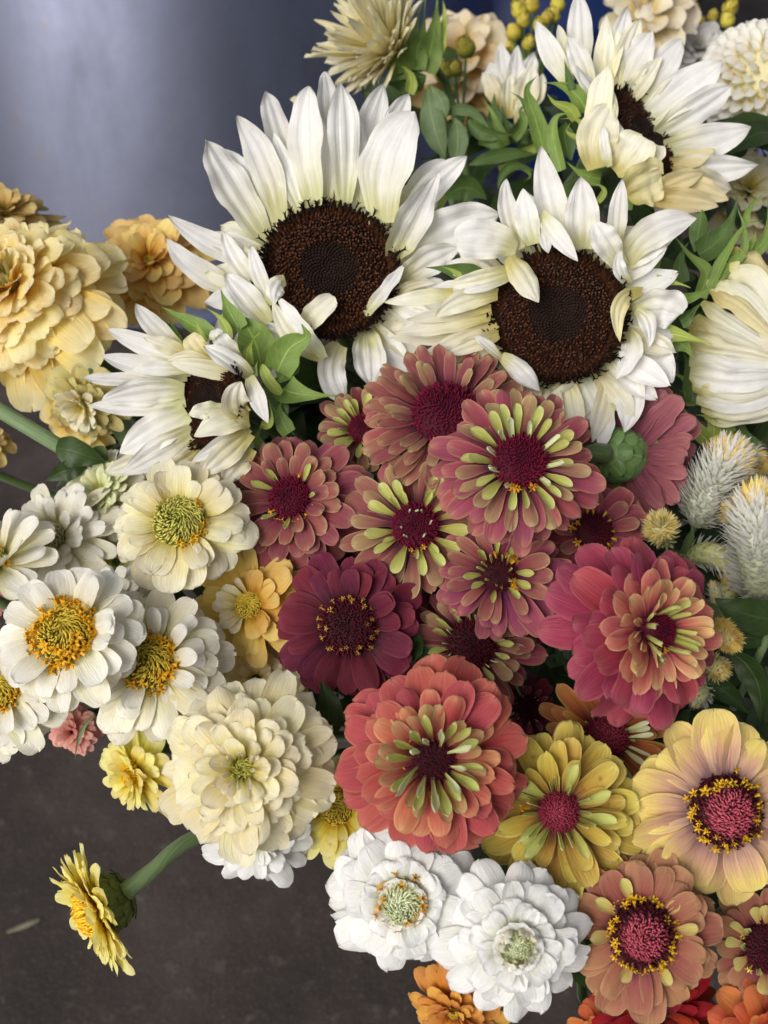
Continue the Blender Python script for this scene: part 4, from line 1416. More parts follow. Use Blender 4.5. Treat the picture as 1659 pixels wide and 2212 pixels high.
flower('zinnia', 'biggest cream double zinnia with a green heart, above the dark floor', 535, 1655, 203, .448, (-.06, .16, 1),
       dbl(CREAMW, CREAMW, (17, 18, 17, 15, 12, 9), k=1.7, wide=1.02, droop=-34, style='spat', small=WHITE2, cr=.15, cup=.5), dict(r=.2, h=.5, kind='green', z=.24, nflo=5, flo_col=(240, 170, 30), flo_size=.003), 17, group=GZ)
flower('zinnia', 'white zinnia peeping out under the biggest cream bloom', 560, 1815, 118, .492, (.0, -.2, 1),
       dbl(WHITE, WHITE, (18, 17, 14), wide=1.05, droop=-30, style='broad'), None, 18, group=GZ)
flower('zinnia', 'bright yellow ragged zinnia left of the biggest cream bloom', 300, 1668, 112, .505, (-.5, -.25, .8),
       dbl(LEMON, LEMON, (13, 13, 11, 9), k=1.4, wide=1.0, droop=-16), dict(r=.26, h=.6, kind='gold', z=.12, nflo=10, flo_col=(240, 190, 40)), 19, group=GZ)
flower('zinnia', 'coral pink zinnia behind the lowest white zinnias at left', 158, 1578, 62, .56, (-.1, -.2, 1),
       dbl(CORALP, CORALP, (14, 14, 12, 9), wide=1.1), None, 20, group=GZ)
flower('zinnia', 'coral pink zinnia showing a sliver at the left edge', -18, 1290, 44, .56, (0, .1, 1),
       dbl(CORALP, CORALP, (12, 12, 10), wide=1.1), None, 21, group=GZ)
flower('zinnia', 'lemon yellow zinnia wedged between the biggest cream and the coral blooms', 728, 1745, 108, .505, (-.15, .3, 1),
       [ring(13, 1.1, .36, -4, -28, 'spat', LEMON), ring(12, .95, .34, 8, -24, 'spat', LEMON, z=.04), ring(10, .72, .26, 20, -24, 'spat', LEMON, z=.07)],
       dict(r=.34, h=.5, kind='olive', z=.08), 22, group=GZ)

# the hanging yellow bloom, side on
yd = flower('zinnia', 'yellow zinnia hanging sideways on its green stem over the bare floor', 216, 1962, 146, .50, (-.78, -.36, .50),
            [ring(17, 1.0, .30, 4, -18, 'spat', LEMON), ring(16, .93, .30, 14, -16, 'spat', LEMON, z=.04), ring(15, .78, .26, 26, -14, 'spat', LEMON, z=.08), ring(12, .6, .2, 40, -10, 'spat', LEMON, z=.1)],
            dict(r=.34, h=.55, kind='gold', z=.1, nflo=14, flo_col=(240, 190, 50)), 23, group=GZ, calyx=False, stem=False)


def scaly_calyx(o, r, h, rows, mat, lip):
    """green cup of overlapping rounded scales behind the bloom (axis -Z)"""
    V, F, U = lathe_geo([(.2 * r, -h), (.62 * r, -h * .9), (.86 * r, -h * .55), (.95 * r, -.12 * h), (.8 * r, 0), (.02, .0)], 20)
    cx = link('calyx', mesh('calyx', V, F, U, mat), o)
    for i, (n, t) in enumerate(rows):
        z = -h * (1 - t)
        rr = r * float(np.interp(t, [0, .1, .45, .88, 1], [.3, .64, .88, .98, .9]))
        wd = 2 * math.pi * rr / n * 1.35
        V, F, U = petal_geo(h * .42, wd, 'scale', 4, -26, -.5, random.Random(i), groove=0, ripple=0, notch=0, nu=8, nv=7)
        me = mesh('scale', V, F, U, mat)
        me.materials.append(lip)
        for p in me.polygons:
            if (p.index // 6) >= 6:
                p.material_index = 1
        for k in range(n):
            th = 2 * math.pi * (k + .5 * (i % 2)) / n
            ob = link('scale', me, cx)
            slope = math.radians(float(np.interp(t, [0, .08, .28, .5, .74, 1], [10, 24, 48, 70, 84, 92])))
            x = Vector((math.cos(th) * math.cos(slope), math.sin(th) * math.cos(slope), math.sin(slope)))
            y = Vector((-math.sin(th), math.cos(th), 0))
            zz = x.cross(y)
            if zz.x * math.cos(th) + zz.y * math.sin(th) < 0:
                y, zz = -y, -zz
            Mx = Matrix((x, y, zz)).transposed().to_4x4()
            Mx.translation = Vector((rr * math.cos(th), rr * math.sin(th), z)) + zz * (.0004 + .0003 * i)
            ob.matrix_local = Mx


LIP = plain_mat((22, 26, 18), (34, 34, 22), .6, 500)
CAL = green_mat((84, 116, 58), (120, 148, 90), trans=.05, rough=.35)
CALD = green_mat((104, 120, 50), (146, 152, 82), trans=.05, rough=.45)
Ryd = 142 * .50 / FPX
scaly_calyx(yd, Ryd * .42, Ryd * .52, [(9, .08), (11, .28), (13, .5), (14, .72)], CALD, LIP)
a = P(272, 1928, .496)
V, F, U = tube_geo(inv_pts(yd, [a, P(330, 1880, .50), P(410, 1815, .515), P(600, 1740, .56), P(900, 1680, .66)]), [.0046, .0037, .0037, .004, .004], 12, 18)
link('stem', mesh('stem', V, F, U, STEM_PALE), yd)

# --- white pair and neighbours at the bottom
flower('zinnia', 'pure white double zinnia with a frayed grey yellow centre, left of the bottom pair', 868, 1938, 168, .437, (-.04, .04, 1),
       dbl(WHITE, WHITE, (20, 20, 17, 13), k=1.4, wide=1.2, droop=-40, style='broad', cr=.3, cup=.4, top=40), dict(r=.3, h=.5, kind='pale', z=.16, nflo=18, flo_col=(222, 164, 50), flo_size=.0026, flo_spread=.5), 24, group=GZ)
flower('zinnia', 'pure white double zinnia with curled green tipped inner quills, right of the bottom pair', 1108, 2030, 168, .43, (.04, .08, 1),
       dbl(WHITE, WHITE, (20, 20, 18, 15), k=1.5, wide=1.16, droop=-34, style='broad', cr=.26, top=46) + [ring(11, .33, .13, 56, 70, 'tube', WHITE2, cup=1.5, z=.2, r0=.2), ring(9, .27, .10, 70, 60, 'tube', LIMEW, cup=2.3, z=.22, r0=.18)],
       dict(r=.2, h=.5, kind='pale', z=.22), 25, group=GZ)
flower('zinnia', 'amber orange zinnia peeping out beneath the right white zinnia at the bottom edge', 985, 2172, 112, .475, (-.25, -.25, .9),
       dbl(AMBER, AMBER, (15, 15, 13, 11, 8), k=1.5, wide=1.0, droop=-30), dict(r=.14, h=.5, kind='olive', z=.2, nflo=8, flo_col=(226, 150, 60)), 26, group=GZ)

# --- the dusky rose and lime group in the middle
flower('zinnia', 'dusty rose zinnia with a large maroon dome under the spiral headed sunflower', 962, 905, 168, .522, (-.02, .38, 1),
       [ring(17, 1.0, .25, -2, -22, 'spat', ROSY, ripple=.07), ring(17, .98, .22, 8, -14, 'spat', MAUVE2, z=.03, ripple=.08), ring(16, .86, .18, 18, -10, 'spat', MAUVE2, z=.06, ripple=.08), ring(12, .68, .14, 30, -6, 'spat', TANLIME, z=.08, ripple=.08)],
       dict(r=.4, h=.72, kind='maroon', z=.06, nflo=7, flo_col=(226, 168, 40), flo_r=1.02, side=(-1.7, .5)), 30, group=GZ, spin=0)
flower('zinnia', 'small lime and tan zinnia with a pink maroon button beside the dark dome', 785, 930, 92, .545, (-.1, .25, 1),
       [ring(12, 1.12, .34, -2, -20, 'spat', MAUVE), ring(12, .92, .26, 14, -14, 'spoon', TANLIME, z=.04), ring(12, .72, .2, 28, -8, 'spoon', LIME, cup=.9, z=.07), ring(9, .5, .13, 48, 10, 'tube', LIME, cup=2.0, z=.1)],
       dict(r=.32, h=.7, kind='maroon', z=.08), 31, group=GZ)
flower('zinnia', 'mauve rose zinnia with a crimson button, right of the small sunflower', 632, 1080, 148, .525, (-.22, .28, 1),
       [ring(14, 1.02, .34, -2, -20, 'spat', MAUVE), ring(13, .95, .32, 10, -22, 'spat', MAUVE, z=.04), ring(12, .76, .27, 24, -22, 'spat', MAUVE2, z=.08), ring(8, .56, .2, 40, -18, 'spat', MAUVE2, z=.1, arc=(-1.2, 2.4)), ring(5, .48, .12, 40, 10, 'spoon', LIME, cup=1.1, z=.1)],
       dict(r=.28, h=.75, kind='maroon', z=.08, nflo=13, flo_col=(236, 172, 44), flo_r=1.15, side=(-.3, 2.2)), 32, group=GZ, spin=0)
flower('zinnia', 'tan lime zinnia with spoon petals about a dark red eye amid the rosy group', 897, 1138, 138, .507, (-.02, .16, 1),
       [ring(14, 1.06, .31, -4, -16, 'spat', MAUVE2), ring(13, .96, .27, 6, -16, 'spoon', TANLIME, z=.03, skip=.1), ring(10, .78, .2, 18, -14, 'spoon', LIME, cup=.8, z=.06), ring(8, .54, .13, 34, -6, 'spoon', LIME, cup=1.3, z=.07, skip=.2), ring(7, .3, .09, 70, 20, 'tube', LIMEW, cup=2.9, z=.1, r0=.2)],
       dict(r=.34, h=.5, kind='maroon', z=.04, nflo=4, flo_col=(226, 170, 50), side=(-1.5, .3)), 33, group=GZ, spin=0)
flower('zinnia', 'rose zinnia ringed by lime spoon petals about a maroon dome, topmost of the rosy group', 1120, 1003, 165, .478, (.02, .28, 1),
       [ring(17, 1.0, .28, -6, -24, 'spat', ROSY), ring(16, .97, .27, 4, -24, 'spat', ROSY, z=.03), ring(15, .86, .2, 14, -20, 'spoon', TANLIME, z=.06), ring(13, .68, .15, 26, -18, 'spoon', LIME, cup=.9, z=.09), ring(8, .48, .12, 46, 20, 'tube', LIMEW, cup=1.7, z=.1, skip=.2)],
       dict(r=.34, h=.62, kind='maroon', z=.07, nflo=4, flo_col=(214, 150, 40), side=(-1.6, .8)), 34, group=GZ, spin=0)
m6 = flower('zinnia', 'pink zinnia turned backwards showing its green scaly cup under the ragged sunflower', 1352, 985, 150, .548, (.62, -.02, -.62),
            [ring(17, 1.02, .34, -4, 10, 'broad', BACKPINK, groove=.05, ripple=.1), ring(15, .92, .34, 8, 8, 'broad', BACKPINK, z=.04, ripple=.1), ring(12, .8, .3, 18, 4, 'broad', MAUVE, z=.06)],
            None, 35, group=GZ, calyx=False, stem=False)
R6 = 150 * .548 / FPX
scaly_calyx(m6, R6 * .36, R6 * .52, [(6, .06), (7, .28), (8, .52), (9, .76)], CAL, LIP)
a = P(1312, 980, .53)
V, F, U = tube_geo(inv_pts(m6, [a, P(1270, 985, .53), P(1235, 1060, .57), P(1200, 1250, .7)]), [.005, .0048, .0045, .0045], 10, 14)
link('stem', mesh('stem', V, F, U, STEM_GREEN), m6)
flower('zinnia', 'purplish rose zinnia half hidden between the lime ringed and the big pink blooms', 1278, 1150, 122, .515, (.1, .35, 1),
       [ring(12, 1.08, .42, 0, -18, 'broad', PLUM), ring(11, .92, .38, 12, -20, 'broad', ROSY, z=.04), ring(8, .7, .26, 26, -18, 'spat', MAUVE2, z=.07)],
       dict(r=.3, h=.6, kind='dark', z=.06, nflo=14, flo_col=(206, 150, 40)), 36, group=GZ)
flower('zinnia', 'violet pink zinnia with a clump of lime curls, below the lime ringed bloom', 1078, 1240, 130, .497, (-.18, .18, 1),
       [ring(13, 1.08, .34, 0, -18, 'broad', PLUM), ring(13, .94, .3, 10, -18, 'spat', PLUM, z=.04), ring(11, .78, .24, 22, -16, 'spat', MAUVE2, z=.06), ring(7, .52, .15, 40, -4, 'spoon', LIME, cup=1.2, z=.08), ring(8, .3, .1, 60, 16, 'tube', LIME, cup=2.4, z=.1, r0=.15)],
       dict(r=.28, h=.55, kind='dark', z=.06, nflo=12, flo_col=(218, 160, 44), side=(.4, 1.6)), 37, group=GZ, spin=0)
flower('zinnia', 'dark wine red zinnia with gold specks, right of the mustard yellow one', 755, 1352, 144, .498, (-.12, .2, 1),
       [ring(12, 1.04, .44, 0, -16, 'broad', WINE), ring(11, .96, .42, 10, -20, 'broad', WINE, z=.04), ring(6, .74, .34, 30, -26, 'broad', WINE, z=.08, arc=(-.4, 2.0))],
       dict(r=.4, h=.55, kind='dark', z=.05, nflo=24, flo_col=(190, 146, 60), flo_size=.0019, flo_spread=.45), 38, group=GZ, spin=0)
flower('zinnia', 'maroon eyed zinnia fringed with small lime tubes behind the coral bloom', 1018, 1392, 130, .507, (.02, .2, 1),
       [ring(13, 1.1, .32, -2, -18, 'spat', PLUM), ring(13, .98, .26, 8, -16, 'spat', MAUVE2, z=.03), ring(13, .8, .2, 18, -12, 'spoon', TANLIME, z=.05), ring(12, .64, .14, 34, 0, 'spoon', LIME, cup=1.3, z=.07), ring(12, .46, .08, 60, 10, 'tube', LIMEW, cup=2.8, z=.08, r0=.34)],
       dict(r=.4, h=.5, kind='dark', z=.04), 39, group=GZ)
flower('zinnia', 'very dark maroon zinnia deep in the gap right of the coral bloom', 1138, 1530, 60, .54, (.1, .1, 1),
       [ring(12, 1.1, .34, 0, -18, 'spat', WINE), ring(10, .8, .2, 20, -10, 'spat', MAUVE, z=.04), ring(7, .5, .1, 60, 10, 'tube', LIME, cup=2.6, z=.08)],
       dict(r=.45, h=.5, kind='dark', z=.05), 40, group=GZ)
flower('zinnia', 'coral double zinnia with cream tipped curls around a maroon eye, large in the lower middle', 936, 1640, 206, .438, (-.03, .12, 1),
       [ring(14, 1.02, .44, -6, -20, 'broad', CORAL), ring(15, .97, .38, 3, -24, 'broad', CORAL, z=.03), ring(15, .85, .30, 12, -26, 'spat', CORAL, z=.07), ring(15, .72, .23, 24, -24, 'spat', CORALM, z=.1),
        ring(14, .58, .16, 34, -16, 'spat', CORALT, cup=.6, z=.13), ring(12, .50, .13, 44, 6, 'spoon', LIME, cup=1.3, z=.15), ring(8, .40, .12, 58, 20, 'spoon', LIMEW, cup=1.7, z=.16, r0=.15)],
       dict(r=.24, h=.5, kind='dark', z=.1, nflo=7, flo_col=(232, 160, 40), flo_r=1.25, flo_size=.0034), 41, group=GZ)
flower('zinnia', 'raspberry pink double zinnia with cream inner petals in front of the celosia plumes', 1392, 1362, 200, .452, (.40, .08, 1),
       [ring(15, 1.04, .42, -8, -22, 'broad', PINK), ring(15, .98, .38, 2, -24, 'broad', PINK, z=.04), ring(14, .86, .33, 12, -26, 'broad', PINK, z=.09), ring(14, .73, .25, 22, -24, 'spat', PINKM, z=.13),
        ring(14, .58, .18, 34, -18, 'spat', PINKT, z=.17), ring(12, .46, .13, 46, -6, 'spoon', PINKT, cup=1.0, z=.2), ring(11, .34, .1, 60, 14, 'tube', LIME, cup=1.7, z=.2)],
       dict(r=.2, h=.8, kind='maroon', z=.2, nflo=5, flo_col=(238, 180, 60), side=(-1.3, .8)), 42, group=GZ, spin=0)
flower('zinnia', 'apricot zinnia with pale quills and a fuzzy rose button, under the raspberry pink bloom', 1308, 1592, 150, .49, (.05, .2, 1),
       [ring(14, 1.06, .26, -2, -14, 'spat', ORANGE), ring(13, .98, .24, 6, -14, 'spat', ORANGE, z=.03), ring(11, .78, .16, 16, -12, 'spoon', ORANGE, cup=.8, z=.05), ring(12, .66, .11, 26, -6, 'spoon', LIMEW, cup=1.1, z=.06, arc=(-2.2, 1.6)), ring(14, .4, .07, 44, 10, 'tube', LIME, cup=2.6, z=.06, r0=.3)],
       dict(r=.3, h=.5, kind='rose', z=.04), 43, group=GZ, spin=0)
flower('zinnia', 'olive yellow zinnia with lime tubes around a rosy tuft, right of the coral bloom', 1208, 1750, 178, .455, (-.2, .12, 1),
       [ring(14, 1.04, .38, -4, -20, 'broad', OLIVE), ring(14, .98, .36, 4, -20, 'broad', OLIVE, z=.03), ring(12, .88, .3, 14, -20, 'broad', OLIVE, z=.06, cup=.7), ring(10, .72, .24, 26, -18, 'spat', OLIVE, z=.09, cup=.8), ring(7, .64, .18, 34, -8, 'spoon', LIME, cup=1.3, z=.09), ring(12, .42, .09, 48, 12, 'tube', LIME, cup=2.5, z=.08, r0=.2)],
       dict(r=.24, h=.6, kind='rose', z=.08, nflo=14, flo_col=(232, 172, 30), flo_r=1.5, flo_size=.003), 44, group=GZ)
flower('zinnia', 'yellow zinnia blushed violet inside with a gold ringed rose cone at the right edge', 1562, 1748, 188, .452, (.02, .1, 1),
       [ring(12, 1.04, .46, -4, -14, 'broad', YPEACH), ring(12, 1.0, .42, 3, -18, 'broad', YPEACH, z=.02), ring(7, .92, .38, 10, -22, 'broad', YPEACH, z=.04)],
       dict(r=.40, h=.5, kind='tuft', z=.04, nflo=40, flo_col=(224, 176, 36), flo_r=1.04, flo_size=.0026, flo_spread=.4), 45, group=GZ)
flower('zinnia', 'salmon brown zinnia with a pink woolly cone beside the right white zinnia', 1385, 2012, 168, .44, (-.14, .16, 1),
       [ring(13, 1.06, .40, -4, -20, 'broad', BRICK), ring(12, .97, .36, 6, -22, 'broad', BRICK, z=.04), ring(11, .84, .3, 20, -24, 'broad', BRICK, z=.08, arc=(-1.2, 2.2)), ring(6, .66, .17, 30, -10, 'spoon', BRICKT, cup=.9, z=.08)],
       dict(r=.40, h=.75, kind='tuft', z=.05, nflo=36, flo_col=(226, 176, 40), flo_r=1.04, flo_size=.0027, flo_spread=.3), 46, group=GZ, spin=0)
flower('zinnia', 'brownish orange zinnia with a dark red eye cut off by the right edge', 1655, 2045, 125, .465, (-.1, .2, 1),
       [ring(13, 1.0, .34, 0, -18, 'broad', BRICK), ring(12, .92, .3, 12, -20, 'spat', BRICK, z=.05), ring(10, .72, .22, 26, -18, 'spoon', BRICKT, z=.09), ring(7, .5, .16, 42, -6, 'spoon', LIME, cup=1.1, z=.1)],
       dict(r=.42, h=.5, kind='dark', z=.05, nflo=4, flo_col=(214, 190, 90)), 47, group=GZ)
flower('dahlia', 'scarlet red dahlia in the shade along the bottom edge', 1415, 2180, 160, .485, (.05, .2, 1),
       dbl(SCARLET, SCARLET, (13, 13, 12, 10, 8), k=1.4, wide=.8, droop=-14, style='strip'), None, 48, group=GZ)
flower('dahlia', 'burnt orange dahlia in the bottom right corner', 1652, 2240, 130, .455, (.1, .25, 1),
       dbl(FLAME, FLAME, (11, 11, 10, 8), k=1.4, wide=1.3, droop=-18, style='broad'), None, 49, group=GZ)
flower('zinnia', 'rusty orange zinnia barely showing between the white and scarlet blooms at the bottom edge', 1300, 2235, 72, .49, (0, .2, 1),
       dbl(FLAME, ORANGE, (12, 12, 10), wide=1.2), None, 50, group=GZ)
flower('zinnia', 'dusky rose zinnia low in the gap left of the raspberry pink bloom', 1225, 1290, 95, .53, (0, .2, 1),
       [ring(13, 1.1, .36, 0, -18, 'broad', ROSY), ring(12, .9, .32, 12, -20, 'spat', MAUVE, z=.04)], dict(r=.3, h=.5, kind='dark', z=.05), 51, group=GZ)

flower('zinnia', 'dusky mauve zinnia buried between the small sunflower and the tan lime bloom', 735, 1195, 92, .545, (-.1, .1, 1),
       [ring(14, 1.1, .32, 0, -18, 'spat', MAUVE), ring(13, .92, .28, 12, -18, 'spat', MAUVE2, z=.04), ring(11, .7, .22, 26, -18, 'spat', ROSY, z=.07)], dict(r=.26, h=.6, kind='dark', z=.06), 52, group=GZ)
flower('zinnia', 'dark rose zinnia low in the shade between the violet pink and tan lime blooms', 965, 1262, 84, .55, (0, .1, 1),
       [ring(14, 1.1, .32, 0, -18, 'spat', PLUM), ring(12, .9, .28, 14, -18, 'spat', MAUVE, z=.04)], dict(r=.3, h=.6, kind='dark', z=.06), 53, group=GZ)
flower('zinnia', 'ivory zinnia deep between the cream and golden coned blooms at left', 245, 1300, 92, .535, (-.05, .2, 1),
       dbl(IVORY, IVORY, (16, 15, 13, 10), k=1.2, wide=1.0, style='broad'), None, 54, group=GZ)
flower('zinnia', 'pale cream zinnia low between the mustard yellow and the two white blooms', 440, 1395, 88, .54, (0, .2, 1),
       dbl(CREAM, CREAM, (15, 14, 12, 9), k=1.2, wide=1.0, style='broad'), None, 55, group=GZ)

# ------------------------------------------------------------------ blooms at the top
T1A = petal_mat((216, 196, 110), (240, 228, 166), (246, 240, 206), p1=.3, p2=.8, vein=.1, trans=.36)
T1B = petal_mat((220, 204, 124), (243, 234, 184), (247, 243, 220), p1=.3, p2=.8, vein=.1, trans=.36)
flower('sunflower', 'shaggy cream double sunflower seen from its side at the top, with green sepals', 858, 118, 118, .72, (-.78, .34, .52),
       [ring(26, 1.12, .24, 24, -14, 'sunround', T1A), ring(26, 1.1, .23, 35, -16, 'sunround', T1B, z=.04), ring(24, 1.0, .21, 46, -16, 'sunround', T1A, z=.06), ring(22, .88, .2, 56, -14, 'sunround', T1B, z=.08), ring(20, .74, .18, 66, -10, 'sunround', T1A, z=.1), ring(16, .62, .16, 76, -6, 'sunround', T1A, z=.1)],
       None, 60, group='white sunflowers')
top = bpy.data.objects[[o.name for o in bpy.data.objects if o.get('label', '').startswith('shaggy')][0]]
traced(top, 'sepal', .715, [
    ('r2', [(930, 480, .2), (900, 300, .5), (870, 180, .6), (925, 120, .6)], 160),
    ('r2', [(1030, 420, .4), (1030, 300, .6), (1060, 200, .6), (1080, -10, .5)], 130),
    ('r2', [(1070, 430, .2), (1110, 300, .4), (1140, 130, .5), (1150, -20, .4)], 170),
    ('r2', [(1140, 380, 0), (1170, 250, .1), (1195, 100, .2), (1180, -10, .2)], 90, SEPALY),
    ('r2', [(990, 300, .5), (1010, 180, .6), (1060, 10, .6)], 90),
    ('r2', [(980, 560, .6), (985, 450, .9), (905, 385, 1.0)], 80, SEPALY),
    ('r2', [(1020, 560, -.4), (960, 500, -.2), (840, 500, 0)], 150, SEPALD, 'leaf'),
    ('r2', [(1060, 540, -.2), (1020, 480, .1), (1010, 420, .2)], 150, SEPALD, 'leaf'),
    ('r2', [(780, 600, -.3), (720, 560, -.2), (690, 480, 0)], 60, SEPALD),
    ('r2', [(800, 690, -.8), (700, 680, -.6), (620, 650, -.5)], 60),
    ('r2', [(330, 620, -1.2), (300, 600, -1.2), (262, 598, -1.2)], 50, SUNY, 'leaf')], SEPAL, 'sepal', 61, groove=.02, nv=7)

hb = thing('sunflower', 'half open white sunflower bud in soft focus above the green leaves', 'sunflower', P(1112, 250, .74), None, 'white sunflowers')
bpy.context.view_layer.update()
traced(hb, 'petal', .74, [
    ('r3', [(90, 680, -.6), (20, 500, -.6), (-10, 370, -.6)], 120), ('r3', [(100, 660, -.3), (80, 440, -.2), (50, 255, -.2)], 120), ('r3', [(130, 660, -.2), (140, 460, 0), (155, 275, 0)], 120),
    ('r3', [(170, 660, -.4), (210, 470, -.3), (260, 310, -.3)], 120), ('r3', [(160, 700, .2), (210, 540, .5), (240, 390, .5)], 150, SUNC), ('r3', [(100, 710, .3), (100, 560, .6), (110, 440, .5)], 100, SUNC),
    ('r3', [(200, 700, .0), (270, 560, .1), (305, 440, .1)], 110, SUNC), ('r3', [(60, 680, 0), (0, 520, .1), (-60, 440, 0)], 100, SUNC), ('r3', [(170, 760, .4), (190, 660, .6), (215, 560, .6)], 110, SUNC)], SUNW, 'sun', 62)
traced(hb, 'sepal', .74, [
    ('r3', [(60, 860, .2), (20, 690, .5), (20, 560, .6)], 150, SEPALD), ('r3', [(110, 850, .6), (90, 760, .9), (60, 640, .8)], 130, SEPALD), ('r3', [(150, 860, .6), (170, 760, .9), (200, 650, .9)], 150, SEPALD),
    ('r3', [(40, 880, .3), (-20, 800, .3), (-60, 720, .3)], 110, SEPALD), ('r3', [(170, 900, .3), (250, 830, .3), (300, 740, .3)], 120, SEPALD), ('r3', [(-40, 880, .5), (20, 800, .8), (135, 800, .9)], 110, SEPALD)], SEPALD, 'sepal', 63, nv=7)
traced(hb, 'sepal', .72, [
    ('E', [(760, 700, .2), (700, 560, .5), (640, 420, .5), (560, 300, .3)], 90), ('E', [(820, 640, .5), (900, 520, .8), (880, 400, .8), (960, 340, .6)], 100),
    ('E', [(560, 700, .2), (560, 560, .5), (480, 470, .5), (430, 520, .4)], 70), ('E', [(900, 760, .3), (1010, 700, .6), (1000, 600, .6), (930, 560, .5)], 90, SEPALY),
    ('E', [(650, 800, .4), (760, 760, .7), (840, 820, .6)], 120), ('E', [(700, 900, .6), (840, 860, .9), (960, 940, .9), (900, 1010, .8)], 70, SEPALY)], SEPAL, 'sepal', 64, nv=7)
add_stem(hb, img2w((0, .9, .4)), .05, .004, start=.03)


def pompon(name, label, px, py, R_px, d, n_img, mat, n=130, seed=1, W=.22, L=.34, cap=1.35, cup=.9, core=None, cat='dahlia', tilt=38):
    """ball shaped bloom: petals set in spirals over a dome"""
    rr = random.Random(seed)
    R = R_px * d / FPX
    nn = img2w(n_img)
    o = thing(name, label, cat, None, frame_mat(P(px, py, d), nn, 0))
    bpy.context.view_layer.update()
    ms = []
    for v in range(4):
        V, F, U = petal_geo(L * R, W * R, 'broad', 30, -tilt * .6, cup, rr, tipcurl=-10, groove=.02, cup1=cup * 1.1)
        ms.append(mesh('petal', V, F, U, mat))
    V, F, U = lathe_geo([(.5 * R, -.3 * R), (.72 * R, 0), (.6 * R, .32 * R), (.35 * R, .5 * R), (.01 * R, .58 * R)], 20)
    link('bloom_core', mesh('bloom_core', V, F, U, core or mat), o)
    for i in range(n):
        f = (i + .5) / n
        ph = cap * math.sqrt(f) * 1.15
        th = i * 2.399963
        p = Vector((math.sin(ph) * math.cos(th), math.sin(ph) * math.sin(th), math.cos(ph)))
        pos = Vector((p.x * .66, p.y * .66, p.z * .55)) * R
        nrm = Vector((p.x * .8, p.y * .8, p.z + .2)).normalized()
        x = Vector((math.cos(th), math.sin(th), 0))
        x = (x - nrm * x.dot(nrm) * .9 + nrm * (.55 - .35 * f)).normalized()
        y = nrm.cross(x).normalized()
        z = x.cross(y)
        Mx = Matrix((x, y, z)).transposed().to_4x4()
        Mx.translation = pos
        q = link('petal', ms[i % 4], o)
        q.matrix_local = Mx
        s = (.55 + .6 * math.sqrt(f)) * rr.uniform(.9, 1.1)
        q.scale = (s, s, s)
    add_stem(o, nn, R, .003, start=R * .2, rng=rr)
    return o


pompon('dahlia', 'pale white pompon dahlia with honeycomb petals at the upper right edge', 1648, 185, 140, .70, (-.12, .1, 1), petal_mat((224, 196, 120), (238, 232, 204), (242, 240, 232), p1=.25, p2=.6, vein=.06), 150, 70, core=SUNY)
flower('dahlia', 'soft cream dahlia below the pompon dahlia, behind green sepals', 1610, 420, 125, .73, (0, .3, 1), dbl(CREAMW, CREAM, (15, 15, 13, 10), k=1.3, wide=1.2, style='broad'), None, 71)
pompon('rose', 'blurred ivory rose at the top edge behind the petals of the upper right sunflower', 1392, 48, 68, .86, (0, .2, 1), petal_mat((206, 180, 120), (226, 212, 178), (232, 224, 204), vein=.06), 17, 72, W=1.25, L=.95, cap=1.15, cup=1.0, cat='rose')
pompon('rose', 'blurred ivory rose behind the yellow green buds, left of the half open bud', 1000, 132, 66, .88, (0, .2, 1), petal_mat((206, 170, 100), (226, 206, 160), (230, 218, 194), vein=.06), 17, 73, W=1.25, L=.95, cap=1.15, cup=1.0, cat='rose')
pompon('rose', 'buff cream rose lower of the two blurred roses left of the half open bud', 985, 205, 62, .90, (0, .2, 1), petal_mat((176, 140, 70), (206, 176, 110), (214, 190, 130), vein=.06), 16, 74, W=1.25, L=.95, cap=1.15, cup=1.0, cat='rose')
flower('carnation', 'greyish white carnation blurred behind the upper right sunflower', 1500, 118, 92, .88, (0, .3, 1), dbl(petal_mat((190, 186, 176), (214, 210, 204), (224, 222, 220), vein=.06), None, (16, 16, 14, 12, 9), k=1.6, wide=1.2, style='broad'), None, 75)


def bud_sprig(label, d, spots, mat, seed, foot):
    """spray of small closed yellow buds on thin stalks"""
    rr = random.Random(seed)
    o = thing('bud_sprig', label, 'flower', P(foot[0], foot[1], d))
    bpy.context.view_layer.update()
    for (x, y, r) in spots:
        R = r * d / FPX
        c = P(x, y, d + rr.uniform(-.01, .01))
        A = Acc()
        for k in range(9):
            th = k * 2.4
            V, F, U = petal_geo(R * 2.3, R * 1.5, 'broad', 60 - 9 * (k % 3), 62, .9, rr, nu=8, nv=5)
            c_, s_ = math.cos(th), math.sin(th)
            A.add([(a * c_ - b * s_, a * s_ + b * c_, z - R) for a, b, z in V], F, U)
        V, F, U = lathe_geo([(.05 * R, -R), (.8 * R, -.6 * R), (.95 * R, .1 * R), (.5 * R, .8 * R), (.02 * R, R)], 12)
        A.add(V, F, U)
        b = link('bud', A.mesh('bud', mat), o)
        b.location = inv_pts(o, [c])[0]
        b.rotation_euler = (rr.uniform(-.7, .1), rr.uniform(-.4, .4), rr.uniform(0, 6))
        f = P(foot[0], foot[1], d)
        V, F, U = tube_geo(inv_pts(o, [c - UP * R * .8, (c + f) / 2 + np.array([0, 0, -.01]), f]), [.0012, .0012, .0014], 6, 8)
        link('stalk', mesh('stalk', V, F, U, SEPALD), o)
    return o


